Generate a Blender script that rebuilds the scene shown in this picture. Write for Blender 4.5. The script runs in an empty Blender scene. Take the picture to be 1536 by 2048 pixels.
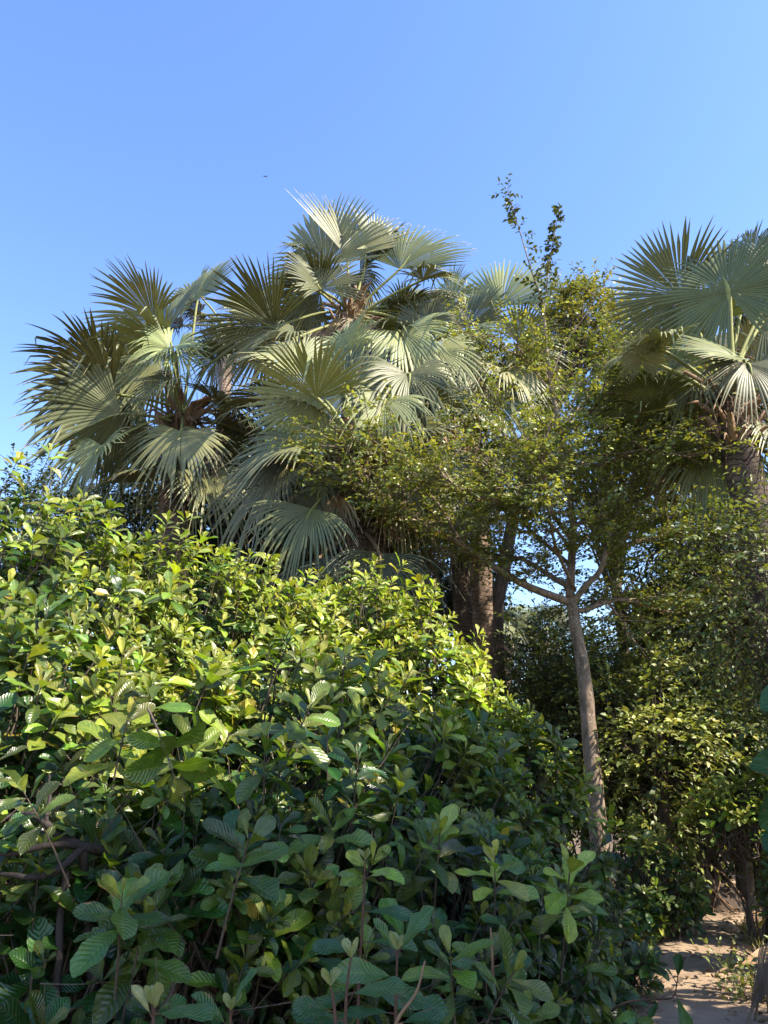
import bpy, math
import numpy as np
from mathutils import Vector

# ------------------------------------------------------------------ camera, sky, sun, exposure
sc = bpy.context.scene
COL = sc.collection
PITCH = math.radians(20.0)
CAMZ = 1.6
F = 1538.0                                  # focal length in photo pixels (1536 x 2048)
cam = bpy.data.objects.new('camera', bpy.data.cameras.new('camera'))
COL.objects.link(cam)
cam.location = (0, 0, CAMZ)
cam.rotation_euler = (math.pi / 2 + PITCH, 0, 0)
cam.data.sensor_fit = 'VERTICAL'
cam.data.sensor_height = 36.0
cam.data.lens = 36.0 * F / 2048.0
cam.data.clip_start = 0.05
cam.data.clip_end = 3000
sc.camera = cam

SUN_ROT = math.radians(113)                  # measured from +Y towards +X
SUN_EL = math.radians(44)
world = bpy.data.worlds.new('World')
sc.world = world
world.use_nodes = True
wt = world.node_tree
sky = wt.nodes.new('ShaderNodeTexSky')
sky.sky_type = 'NISHITA'
sky.sun_disc = False
sky.sun_elevation = SUN_EL
sky.sun_rotation = SUN_ROT
sky.air_density = 1.3
sky.dust_density = .5
sky.ozone_density = 3.0
hs = wt.nodes.new('ShaderNodeHueSaturation')
hs.inputs['Saturation'].default_value = 1.16
hs.inputs['Hue'].default_value = .513
wt.links.new(sky.outputs[0], hs.inputs['Color'])
wt.links.new(hs.outputs[0], wt.nodes['Background'].inputs[0])
wt.nodes['Background'].inputs[1].default_value = 0.15
SUN = Vector((math.sin(SUN_ROT) * math.cos(SUN_EL), math.cos(SUN_ROT) * math.cos(SUN_EL), math.sin(SUN_EL)))
sl = bpy.data.lights.new('sun', 'SUN')
sl.energy = 5.0
sl.angle = math.radians(0.5)
sl.color = (1.0, 0.90, 0.74)
so = bpy.data.objects.new('sun', sl)
COL.objects.link(so)
so.rotation_euler = (-SUN).to_track_quat('-Z', 'Y').to_euler()
so.location = (20, 0, 20)
sc.view_settings.view_transform = 'Standard'
sc.view_settings.look = 'None'
sc.view_settings.gamma = 1
sc.view_settings.exposure = 1.4
sc.cycles.max_bounces = 6
sc.cycles.transmission_bounces = 4
sc.cycles.diffuse_bounces = 3

# ------------------------------------------------------------------ helpers
rng = np.random.default_rng(11)
A = lambda *v: np.array(v, dtype=np.float64)
_f = A(0, math.cos(PITCH), math.sin(PITCH))
_u = A(0, -math.sin(PITCH), math.cos(PITCH))


def P(px, py, d):
    """world point seen at photo pixel (px,py), d metres ahead (along +Y)"""
    r = _f + (px - 768) / F * A(1, 0, 0) + (1024 - py) / F * _u
    return A(0, 0, CAMZ) + r * (d / r[1])


def PXM(px, py, d):
    """metres per photo pixel at that place"""
    r = _f + (px - 768) / F * A(1, 0, 0) + (1024 - py) / F * _u
    return d / r[1] / F


def nrm(v):
    v = np.asarray(v, dtype=np.float64)
    return v / np.maximum(np.linalg.norm(v, axis=-1, keepdims=True), 1e-9)


def unit(a, fwd):
    """direction from its angle in the upright plane facing the camera (degrees, 90 = up) and a pull towards the viewer"""
    return nrm(A(math.cos(math.radians(a)), -fwd, math.sin(math.radians(a))))


def mesh_from(name, V, Q, col=None, uv=None, smooth=True):
    me = bpy.data.meshes.new(name)
    V = np.ascontiguousarray(V, dtype=np.float32)
    Q = np.ascontiguousarray(Q, dtype=np.int32)
    me.vertices.add(len(V))
    me.vertices.foreach_set('co', V.ravel())
    me.loops.add(Q.size)
    me.loops.foreach_set('vertex_index', Q.ravel())
    me.polygons.add(len(Q))
    me.polygons.foreach_set('loop_start', np.arange(0, Q.size, 4, dtype=np.int32))
    if smooth:
        me.polygons.foreach_set('use_smooth', np.ones(len(Q), dtype=bool))
    if col is not None:
        a = me.attributes.new('tint', 'FLOAT_COLOR', 'POINT')
        c = np.ones((len(V), 4), dtype=np.float32)
        c[:, :3] = col
        a.data.foreach_set('color', c.ravel())
    if uv is not None:
        l = me.uv_layers.new(name='UVMap')
        l.data.foreach_set('uv', np.ascontiguousarray(uv, dtype=np.float32)[Q.ravel()].ravel())
    me.update(calc_edges=True)
    return me


class MB:
    """collects vertices and quads of ONE mesh object"""
    def __init__(s):
        s.V, s.Q, s.C, s.U, s.n = [], [], [], [], 0

    def add(s, V, Q, C=(.1, .1, .1), U=None):
        V = np.asarray(V).reshape(-1, 3)
        if not len(V):
            return
        C = np.asarray(C, dtype=np.float64)
        if C.ndim == 1:
            C = np.tile(C, (len(V), 1))
        s.V.append(V); s.Q.append(np.asarray(Q).reshape(-1, 4) + s.n); s.C.append(C.reshape(-1, 3))
        s.U.append(np.zeros((len(V), 2)) if U is None else np.asarray(U).reshape(-1, 2))
        s.n += len(V)

    def build(s, name, mat, parent=None, origin=None, smooth=True):
        V = np.concatenate(s.V)
        o0 = np.zeros(3) if origin is None else np.asarray(origin)
        me = mesh_from(name, V - o0, np.concatenate(s.Q), np.concatenate(s.C), np.concatenate(s.U), smooth)
        me.materials.append(mat)
        o = bpy.data.objects.new(name, me)
        COL.objects.link(o)
        if parent is not None:
            o.parent = parent
        o.location = o0 if parent is None else (0, 0, 0)
        return o


def thing(name, label, cat, loc, group=None):
    o = bpy.data.objects.new(name, None)
    COL.objects.link(o)
    o.location = Vector(loc)
    o.empty_display_size = 0.2
    o['label'] = label
    o['category'] = cat
    if group:
        o['group'] = group
    return o


def tag(o, label=None, cat=None, group=None, kind=None):
    if label: o['label'] = label
    if cat: o['category'] = cat
    if group: o['group'] = group
    if kind: o['kind'] = kind
    return o


def tubes(mb, pts, rad, sides, col):
    """batch of tubes: pts (T,K,3), rad (T,K)"""
    pts = np.asarray(pts, dtype=np.float64); rad = np.asarray(rad, dtype=np.float64)
    if pts.ndim == 2:
        pts = pts[None]; rad = rad[None]
    T, K, _ = pts.shape
    if T == 0:
        return
    tg = np.empty_like(pts)
    tg[:, 1:-1] = pts[:, 2:] - pts[:, :-2]
    tg[:, 0] = pts[:, 1] - pts[:, 0]
    tg[:, -1] = pts[:, -1] - pts[:, -2]
    tg = nrm(tg)
    ref = np.tile(A(0.31, 0.87, 0.38), (T, 1))
    par = np.abs((nrm(pts[:, -1] - pts[:, 0]) * ref).sum(-1)) > 0.9
    ref[par] = A(1, 0, 0.1)
    ref = nrm(ref)[:, None, :]
    e1 = nrm(np.cross(tg, np.broadcast_to(ref, tg.shape)))
    e2 = np.cross(tg, e1)
    an = np.arange(sides) / sides * 2 * math.pi
    ring = e1[:, :, None, :] * np.cos(an)[None, None, :, None] + e2[:, :, None, :] * np.sin(an)[None, None, :, None]
    V = pts[:, :, None, :] + ring * rad[:, :, None, None]
    k = np.arange(K - 1)[:, None]; j = np.arange(sides)[None, :]
    q = np.stack([k * sides + j, k * sides + (j + 1) % sides, (k + 1) * sides + (j + 1) % sides, (k + 1) * sides + j], -1).reshape(-1, 4)
    Q = q[None] + (np.arange(T) * K * sides)[:, None, None]
    ln = np.concatenate([np.zeros((T, 1)), np.cumsum(np.linalg.norm(np.diff(pts, axis=1), axis=-1), 1)], 1)
    U = np.stack([np.broadcast_to((np.arange(sides) / sides)[None, None, :], (T, K, sides)), np.broadcast_to(ln[:, :, None], (T, K, sides))], -1)
    mb.add(V, Q, col, U)


def smoothpath(pts, n):
    """Catmull-Rom resampling of a polyline"""
    pts = np.asarray(pts, dtype=np.float64)
    if len(pts) < 3:
        t = np.linspace(0, 1, n)[:, None]
        return pts[0] * (1 - t) + pts[-1] * t
    p = np.concatenate([[2 * pts[0] - pts[1]], pts, [2 * pts[-1] - pts[-2]]])
    m = len(pts) - 1
    out = []
    for s in np.linspace(0, m - 1e-6, n):
        i = int(s); t = s - i
        a, b, c, d = p[i], p[i + 1], p[i + 2], p[i + 3]
        out.append(.5 * ((2 * b) + (c - a) * t + (2 * a - 5 * b + 4 * c - d) * t * t + (3 * b - a - 3 * c + d) * t ** 3))
    return np.array(out)


# leaf templates: rows t, half widths
def leaf_template(kind):
    if kind == 'big':
        t = A(0, .12, .28, .45, .60, .74, .86, .95, 1); w = A(.012, .06, .115, .175, .215, .225, .185, .11, .02); u = A(-1, -.5, 0, .5, 1)
    elif kind == 'mid':
        t = A(0, .2, .45, .68, .87, 1); w = A(.012, .09, .18, .225, .175, .03); u = A(-1, -.5, 0, .5, 1)
    elif kind == 'low':
        t = A(0, .3, .66, .9, 1); w = A(.02, .12, .22, .15, .03); u = A(-1, 0, 1)
    elif kind == 'small':                   # ovate leaf of the small-leaved trees
        t = A(0, .35, .7, 1); w = A(.03, .28, .21, .02); u = A(-1, 0, 1)
    elif kind == 'dot':
        t = A(0, .5, 1); w = A(.05, .27, .04); u = A(-1, 0, 1)
    elif kind == 'round':
        t = A(0, .08, .25, .45, .65, .82, .94, 1); w = A(.02, .2, .34, .40, .38, .29, .16, .02); u = A(-1, -.6, 0, .6, 1)
    return t, w, u


def leaves(mb, kind, pos, d, n, L, col, bend=None, fold=.22, wave=.03, wid=1.0):
    """pos,d,n (N,3) base point, axis, upper-side normal; L (N,)"""
    N = len(pos)
    if N == 0:
        return
    t, w, u = leaf_template(kind)
    R, Cn = len(t), len(u)
    d = nrm(d); n = nrm(n - (n * d).sum(-1, keepdims=True) * d)
    x = np.cross(d, n)
    T = np.repeat(t, Cn)[None]; W = np.repeat(w, Cn)[None]; Uu = np.tile(u, R)[None]
    wd = (wid * rng.uniform(.85, 1.18, (N, 1))) if np.isscalar(wid) else np.asarray(wid)[:, None]
    half = np.where(rng.random((N, 1)) < .14, rng.uniform(.35, .8, (N, 1)), 1.0) * np.ones((1, R * Cn))
    half = np.where((Uu * rng.choice([-1, 1], (N, 1)) > 0) & (T > .3), half, 1.0)
    lx = Uu * W * half * wd * (1 + .09 * rng.normal(size=(N, R * Cn)) * (kind in ('big', 'mid', 'round')))
    if bend is None:
        bend = rng.uniform(.05, .45, N)
    b = bend[:, None]
    ph = rng.uniform(0, 6.28, (N, 1)); fr = rng.uniform(9, 15, (N, 1))
    fo = fold * rng.uniform(.3, 1.6, (N, 1))
    lz = fo * np.abs(lx) - b * T ** 2 * .8 + wave * np.sin(T * fr + ph + Uu) * np.abs(Uu) ** 1.5 * (W / .2)
    tw = rng.normal(0, .25, (N, 1)) * T
    ly = T * (1 - .12 * b)
    lx, lz = lx * np.cos(tw) - lz * np.sin(tw) * .3, lz + lx * np.sin(tw)
    LL = L[:, None, None]
    V = pos[:, None, :] + LL * (lx[..., None] * x[:, None] + ly[..., None] * d[:, None] + lz[..., None] * n[:, None])
    r = np.arange(R - 1)[:, None]; c = np.arange(Cn - 1)[None]
    q = np.stack([r * Cn + c, r * Cn + c + 1, (r + 1) * Cn + c + 1, (r + 1) * Cn + c], -1).reshape(-1, 4)
    Q = q[None] + (np.arange(N) * R * Cn)[:, None, None]
    U = np.stack([np.broadcast_to(Uu * .5 + .5, (N, R * Cn)), np.broadcast_to(T, (N, R * Cn))], -1)
    mb.add(V, Q, np.repeat(np.asarray(col).reshape(-1, 3) if np.ndim(col) > 1 else np.tile(col, (N, 1)), R * Cn, axis=0), U)


# ------------------------------------------------------------------ materials
def base_mat(name, rough=.5, spec=.5):
    m = bpy.data.materials.new(name); m.use_nodes = True
    nt = m.node_tree; b = nt.nodes['Principled BSDF']
    b.inputs['Roughness'].default_value = rough
    b.inputs['Specular IOR Level'].default_value = spec
    return m, nt, b


def mth(nt, op, a, b=None, c=None):
    n = nt.nodes.new('ShaderNodeMath'); n.operation = op
    for i, v in enumerate((a, b, c)):
        if v is None: continue
        if isinstance(v, (int, float)): n.inputs[i].default_value = v
        else: nt.links.new(v, n.inputs[i])
    return n.outputs[0]


def mixc(nt, f, a, b, bt='MIX'):
    n = nt.nodes.new('ShaderNodeMix'); n.data_type = 'RGBA'; n.blend_type = bt
    for k, v in ((0, f), (6, a), (7, b)):
        if isinstance(v, (int, float)): n.inputs[k].default_value = v
        elif isinstance(v, tuple): n.inputs[k].default_value = (*v, 1)
        else: nt.links.new(v, n.inputs[k])
    return n.outputs[2]


def noise(nt, scale, vec=None, detail=3, rough=.55):
    n = nt.nodes.new('ShaderNodeTexNoise'); n.inputs['Scale'].default_value = scale
    n.inputs['Detail'].default_value = detail; n.inputs['Roughness'].default_value = rough
    if vec is not None: nt.links.new(vec, n.inputs['Vector'])
    return n


def ramp(nt, fac, stops):
    n = nt.nodes.new('ShaderNodeValToRGB'); e = n.color_ramp.elements
    while len(e) < len(stops): e.new(.5)
    for k, (p, c) in enumerate(stops):
        e[k].position = p; e[k].color = (*c, 1) if isinstance(c, tuple) else (c, c, c, 1)
    nt.links.new(fac, n.inputs[0])
    return n.outputs[0]


def leaf_mat(name, rough, veins, transl, spec=.5, vein_n=11, trans_col=(1.6, 1.5, .5), vstr=.6, spots=True):
    m, nt, b = base_mat(name, rough, spec)
    at = nt.nodes.new('ShaderNodeAttribute'); at.attribute_name = 'tint'
    geo = nt.nodes.new('ShaderNodeTexCoord')
    col = at.outputs['Color']
    if spots:
        nz = noise(nt, 38, geo.outputs['Object'], 4)
        f = ramp(nt, nz.outputs[0], [(.30, 0.0), (.62, 1.0)])
        col = mixc(nt, f, mixc(nt, 1.0, col, (.62, .72, .62), 'MULTIPLY'), col)
    if veins:
        uv = nt.nodes.new('ShaderNodeUVMap')
        sp = nt.nodes.new('ShaderNodeSeparateXYZ'); nt.links.new(uv.outputs[0], sp.inputs[0])
        au = mth(nt, 'ABSOLUTE', mth(nt, 'SUBTRACT', sp.outputs[0], .5))        # 0..0.5
        ph = mth(nt, 'SUBTRACT', mth(nt, 'MULTIPLY', sp.outputs[1], float(vein_n)), mth(nt, 'MULTIPLY', au, 4.5))
        tri = mth(nt, 'ABSOLUTE', mth(nt, 'SUBTRACT', mth(nt, 'FRACT', ph), .5))  # 0 at mid
        vein = mth(nt, 'SUBTRACT', 1.0, mth(nt, 'MULTIPLY', mth(nt, 'MINIMUM', tri, .12), 8.3))
        mid = mth(nt, 'LESS_THAN', au, .022)
        vv = mth(nt, 'MAXIMUM', mth(nt, 'MULTIPLY', vein, .45), mid)
        col = mixc(nt, mth(nt, 'MULTIPLY', vv, .55), col, mixc(nt, 1.0, col, (2.3, 2.0, 1.9), 'MULTIPLY'))
        # dry brown margins and spots
        n5 = noise(nt, 22, geo.outputs['Object'], 3)
        edge = mth(nt, 'GREATER_THAN', mth(nt, 'ADD', mth(nt, 'MULTIPLY', au, 1.0), mth(nt, 'MULTIPLY', n5.outputs[0], .9)), .985)
        n6 = noise(nt, 55, geo.outputs['Object'], 2)
        spot = mth(nt, 'GREATER_THAN', n6.outputs[0], .70)
        col = mixc(nt, mth(nt, 'MULTIPLY', mth(nt, 'MAXIMUM', edge, spot), .7), col, (.16, .09, .035))
        bp = nt.nodes.new('ShaderNodeBump'); bp.inputs['Strength'].default_value = vstr; bp.inputs['Distance'].default_value = .006
        nt.links.new(mth(nt, 'ADD', tri, mth(nt, 'MULTIPLY', mid, -.6)), bp.inputs['Height'])
        nt.links.new(bp.outputs[0], b.inputs['Normal'])
    nt.links.new(col, b.inputs['Base Color'])
    tr = nt.nodes.new('ShaderNodeBsdfTranslucent')
    nt.links.new(mixc(nt, 1.0, col, trans_col, 'MULTIPLY'), tr.inputs['Color'])
    mx = nt.nodes.new('ShaderNodeMixShader'); mx.inputs[0].default_value = transl
    out = nt.nodes['Material Output']
    nt.links.new(b.outputs[0], mx.inputs[1]); nt.links.new(tr.outputs[0], mx.inputs[2])
    nt.links.new(mx.outputs[0], out.inputs['Surface'])
    return m


def bark_mat(name, c1, c2, rings=0.0, scale=6, bump=.5, lichen=None):
    m, nt, b = base_mat(name, .85, .2)
    tc = nt.nodes.new('ShaderNodeTexCoord')
    mp = nt.nodes.new('ShaderNodeMapping'); mp.inputs['Scale'].default_value = (1, 1, .35)
    nt.links.new(tc.outputs['Object'], mp.inputs[0])
    n1 = noise(nt, scale, mp.outputs[0], 6, .65); n2 = noise(nt, scale * 7, mp.outputs[0], 5, .6)
    f = mth(nt, 'ADD', mth(nt, 'MULTIPLY', n1.outputs[0], .65), mth(nt, 'MULTIPLY', n2.outputs[0], .35))
    col = ramp(nt, f, [(.36, c1), (.62, c2)])
    h = f
    if lichen:
        n3 = noise(nt, scale * 1.7, tc.outputs['Object'], 5, .7)
        col = mixc(nt, ramp(nt, n3.outputs[0], [(.56, 0.0), (.62, 1.0)]), col, lichen)
    if rings:
        uv = nt.nodes.new('ShaderNodeUVMap'); sp = nt.nodes.new('ShaderNodeSeparateXYZ')
        nt.links.new(uv.outputs[0], sp.inputs[0])
        n4 = noise(nt, 2.2, tc.outputs['Object'], 5, .7)
        col = mixc(nt, ramp(nt, n4.outputs[0], [(.42, 0.0), (.62, .85)]), col, mixc(nt, 1.0, col, (.38, .36, .34), 'MULTIPLY'))
        rr = mth(nt, 'FRACT', mth(nt, 'ADD', mth(nt, 'MULTIPLY', sp.outputs[1], rings), mth(nt, 'MULTIPLY', mth(nt, 'ADD', n1.outputs[0], n4.outputs[0]), 2.6)))
        line = ramp(nt, rr, [(0.0, 0.0), (.16, 1.0), (.9, 1.0), (1.0, .3)])
        col = mixc(nt, line, mixc(nt, 1.0, col, (.45, .42, .4), 'MULTIPLY'), col)
        h = mth(nt, 'ADD', mth(nt, 'MULTIPLY', line, .8), f)
    nt.links.new(col, b.inputs['Base Color'])
    bp = nt.nodes.new('ShaderNodeBump'); bp.inputs['Strength'].default_value = bump; bp.inputs['Distance'].default_value = .03
    nt.links.new(h, bp.inputs['Height']); nt.links.new(bp.outputs[0], b.inputs['Normal'])
    return m


def tint_mat(name, rough=.7, transl=0.0, spec=.3):
    m, nt, b = base_mat(name, rough, spec)
    at = nt.nodes.new('ShaderNodeAttribute'); at.attribute_name = 'tint'
    tc = nt.nodes.new('ShaderNodeTexCoord')
    nz = noise(nt, 25, tc.outputs['Object'], 4)
    c = mixc(nt, nz.outputs[0], mixc(nt, 1.0, at.outputs['Color'], (.6, .6, .6), 'MULTIPLY'), mixc(nt, 1.0, at.outputs['Color'], (1.35, 1.35, 1.3), 'MULTIPLY'))
    nt.links.new(c, b.inputs['Base Color'])
    return m


M_BUSH = leaf_mat('shrub_leaf', .31, True, .27, .55, 11, (1.5, 1.6, .5))
M_SMALL = leaf_mat('small_leaf', .40, False, .28, .5, trans_col=(1.7, 1.5, .5))
M_BACK = leaf_mat('back_leaf', .45, False, .25, .4)
M_STEM = tint_mat('stem')
M_WOOD = bark_mat('grey_branch_bark', (.06, .045, .035), (.15, .115, .09), 0, 14, .5)
M_TREE = bark_mat('pale_brown_bark', (.11, .08, .06), (.33, .245, .18), 0, 13, 1.0, (.40, .34, .275))
M_PALMT = bark_mat('ringed_palm_bark', (.17, .115, .08), (.36, .27, .205), 11, 5, .9)
M_PALMD = bark_mat('dark_palm_bark', (.07, .05, .04), (.18, .135, .105), 13, 6, .9)
M_FIBRE = tint_mat('palm_fibre', .9)


def frond_mat():
    m, nt, b = base_mat('palm_blade', .45, .26)
    at = nt.nodes.new('ShaderNodeAttribute'); at.attribute_name = 'tint'
    uv = nt.nodes.new('ShaderNodeUVMap'); sp = nt.nodes.new('ShaderNodeSeparateXYZ')
    nt.links.new(uv.outputs[0], sp.inputs[0])
    tc = nt.nodes.new('ShaderNodeTexCoord')
    nz = noise(nt, 4, tc.outputs['Object'], 4)
    col = mixc(nt, ramp(nt, nz.outputs[0], [(.35, 0.0), (.7, 1.0)]), at.outputs['Color'], mixc(nt, 1.0, at.outputs['Color'], (1.35, 1.2, .95), 'MULTIPLY'))
    rib = mth(nt, 'LESS_THAN', mth(nt, 'ABSOLUTE', mth(nt, 'SUBTRACT', sp.outputs[0], .5)), .07)
    col = mixc(nt, mth(nt, 'MULTIPLY', rib, .5), col, (.30, .30, .15))
    col = mixc(nt, mth(nt, 'MULTIPLY', mth(nt, 'GREATER_THAN', sp.outputs[1], .93), .7), col, (.36, .28, .16))
    nt.links.new(col, b.inputs['Base Color'])
    tr = nt.nodes.new('ShaderNodeBsdfTranslucent')
    nt.links.new(mixc(nt, 1.0, col, (1.3, 1.35, .5), 'MULTIPLY'), tr.inputs['Color'])
    mx = nt.nodes.new('ShaderNodeMixShader'); mx.inputs[0].default_value = .03
    nt.links.new(b.outputs[0], mx.inputs[1]); nt.links.new(tr.outputs[0], mx.inputs[2])
    nt.links.new(mx.outputs[0], nt.nodes['Material Output'].inputs['Surface'])
    return m


M_FROND = frond_mat()


def ground_mat():
    m, nt, b = base_mat('litter_soil', .95, .1)
    tc = nt.nodes.new('ShaderNodeTexCoord')
    a = noise(nt, 3, tc.outputs['Object'], 8, .7); c = noise(nt, 40, tc.outputs['Object'], 4, .7)
    f = mth(nt, 'ADD', mth(nt, 'MULTIPLY', a.outputs[0], .5), mth(nt, 'MULTIPLY', c.outputs[0], .5))
    nt.links.new(ramp(nt, f, [(.35, (.06, .045, .03)), (.5, (.14, .10, .065)), (.66, (.24, .17, .11))]), b.inputs['Base Color'])
    bp = nt.nodes.new('ShaderNodeBump'); bp.inputs['Strength'].default_value = .8; bp.inputs['Distance'].default_value = .04
    nt.links.new(f, bp.inputs['Height']); nt.links.new(bp.outputs[0], b.inputs['Normal'])
    return m


def sand_mat():
    m, nt, b = base_mat('sandy_earth', .95, .1)
    tc = nt.nodes.new('ShaderNodeTexCoord')
    a = noise(nt, 1.6, tc.outputs['Object'], 8, .65); c = noise(nt, 60, tc.outputs['Object'], 5, .7)
    v = noise(nt, 9, tc.outputs['Object'], 6, .75)
    f = mth(nt, 'ADD', mth(nt, 'MULTIPLY', a.outputs[0], .6), mth(nt, 'MULTIPLY', c.outputs[0], .4))
    col = ramp(nt, f, [(.36, (.20, .14, .095)), (.62, (.38, .285, .195))])
    col = mixc(nt, ramp(nt, v.outputs[0], [(.64, 0.0), (.72, .55)]), col, (.15, .095, .06))
    nt.links.new(col, b.inputs['Base Color'])
    bp = nt.nodes.new('ShaderNodeBump'); bp.inputs['Strength'].default_value = .6; bp.inputs['Distance'].default_value = .03
    nt.links.new(mth(nt, 'ADD', f, mth(nt, 'MULTIPLY', v.outputs[0], .7)), bp.inputs['Height']); nt.links.new(bp.outputs[0], b.inputs['Normal'])
    return m


# ------------------------------------------------------------------ ground and path
mb = MB()
gx = np.linspace(-1, 1, 81); gx = np.sign(gx) * (np.abs(gx) ** 3) * 900
gy = gx + 10
X, Y = np.meshgrid(gx, gy, indexing='ij')
Z = .03 * np.sin(X * .9 + 1) * np.cos(Y * .7) * np.exp(-(X ** 2 + Y ** 2) / 3000) - .03
n = 81
i, j = np.meshgrid(np.arange(n - 1), np.arange(n - 1), indexing='ij')
Qg = np.stack([i * n + j, (i + 1) * n + j, (i + 1) * n + j + 1, i * n + j + 1], -1).reshape(-1, 4)
mb.add(np.stack([X, Y, Z], -1), Qg)
tag(mb.build('ground', ground_mat()), 'dark soil with leaf litter under the shrubs', kind='structure')

mb = MB()
pc = np.array([[1.6, -4], [1.8, 2], [2.1, 5], [2.45, 6.7], [2.78, 7.7], [3.12, 8.6], [3.6, 10], [3.95, 11], [4.6, 12.4], [5.6, 14], [7.0, 16]])
pc = smoothpath(np.c_[pc, np.zeros(len(pc))], 120)
tg = nrm(np.gradient(pc, axis=0)); sd = np.stack([tg[:, 1], -tg[:, 0], 0 * tg[:, 0]], -1)
us = np.linspace(-1, 1, 17)
hw = (.60 + .08 * np.sin(np.arange(120) * .35) + .05 * np.sin(np.arange(120) * .9 + 1))
Vp = pc[:, None] + sd[:, None] * (us[None, :, None] * hw[:, None, None])
Vp[..., 2] = .035 - .05 * np.abs(us[None]) ** 4 + .012 * np.sin(Vp[..., 0] * 5) * np.cos(Vp[..., 1] * 4) - .02 * (1 - us[None] ** 2)
Vp[:, 0, 2] = Vp[:, -1, 2] = -.06
k = np.arange(119)[:, None]; l = np.arange(16)[None]
Qp = np.stack([k * 17 + l, k * 17 + l + 1, (k + 1) * 17 + l + 1, (k + 1) * 17 + l], -1).reshape(-1, 4)
mb.add(Vp, Qp)
tag(mb.build('path', sand_mat()), 'sandy footpath winding between the bushes', kind='structure')


# ------------------------------------------------------------------ broad-leaved shrubs
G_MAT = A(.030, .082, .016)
G_LIT = A(.31, .37, .045)  # sunlit yellow painted into upper, outer leaves on top of leaf age
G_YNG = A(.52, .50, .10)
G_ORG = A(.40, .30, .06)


def shoots(mbl, mbs, tip, ax, sc_, kind, young_lit, L0=.2, nl=(9, 13), stem=True):
    """leafy shoots: spiral of obovate leaves round an upright stem"""
    S = len(tip)
    if S == 0: return
    ax = nrm(ax)
    n_ = nl[1]
    i = np.arange(n_)[None, :]
    cnt = rng.integers(nl[0], nl[1] + 1, S)[:, None]
    ph = rng.uniform(0, 6.28, (S, 1)) + i * 2.399 + rng.normal(0, .25, (S, n_))
    fr = i / n_
    pol = np.radians(22 + 78 * fr ** .75) + rng.normal(0, .16, (S, n_))
    ref = np.where(np.abs(ax[:, 2:3]) > .9, A(1, 0, 0)[None], A(0, 0, 1)[None])
    e1 = nrm(np.cross(ax, ref)); e2 = np.cross(ax, e1)
    rad = e1[:, None] * np.cos(ph)[..., None] + e2[:, None] * np.sin(ph)[..., None]
    d = ax[:, None] * np.cos(pol)[..., None] + rad * np.sin(pol)[..., None]
    up = nrm(ax[:, None] * np.sin(pol)[..., None] - rad * np.cos(pol)[..., None] + A(0, 0, .35) + A(.28, -.22, 0) + rng.normal(0, .16, (S, n_, 3)))
    slen = (.20 * sc_)[:, None]
    pos = tip[:, None] - ax[:, None] * (slen * fr ** 1.2)[..., None] + rad * .006
    Ls = L0 * sc_[:, None] * np.clip(.34 + .16 * i, 0, 1) * rng.uniform(.68, 1.12, (S, n_))
    y = young_lit[:, None]
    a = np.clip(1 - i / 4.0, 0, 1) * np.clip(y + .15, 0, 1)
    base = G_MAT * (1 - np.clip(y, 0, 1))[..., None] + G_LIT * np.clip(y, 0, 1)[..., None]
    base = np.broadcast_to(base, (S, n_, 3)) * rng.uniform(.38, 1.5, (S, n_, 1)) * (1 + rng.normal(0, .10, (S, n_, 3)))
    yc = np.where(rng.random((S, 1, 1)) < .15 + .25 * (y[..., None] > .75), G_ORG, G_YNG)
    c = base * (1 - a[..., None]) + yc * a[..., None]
    sick = rng.random((S, n_)) < .012
    c[sick] = A(.42, .34, .05) * rng.uniform(.6, 1.1)
    keep = (i < cnt)
    keep &= rng.random((S, n_)) > .06
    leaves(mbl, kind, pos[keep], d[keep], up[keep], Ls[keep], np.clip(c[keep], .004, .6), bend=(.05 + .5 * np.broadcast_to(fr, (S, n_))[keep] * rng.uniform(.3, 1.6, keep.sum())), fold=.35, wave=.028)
    if stem:
        tt = np.linspace(0, 1, 4)[None, :, None]
        pts = tip[:, None] - ax[:, None] * (tt * .38 * sc_[:, None, None]) - A(0, 0, 1) * (tt ** 2 * .06)
        rd = (.0022 + .0035 * tt[..., 0]) * sc_[:, None]
        tubes(mbs, pts, rd, 4, A(.17, .085, .045))


SHRUBS = []   # (centre, radii) so that shoots deep inside a neighbour can be left out


def shrub_shape(px, py, d, r, hscale=1.0):
    top = P(px, py, d)
    h = top[2]
    c = A(top[0], d, h * .46)
    return dict(c=c, r=A(r, r * 1.0, h * .54), h=h, d=d)


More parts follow.
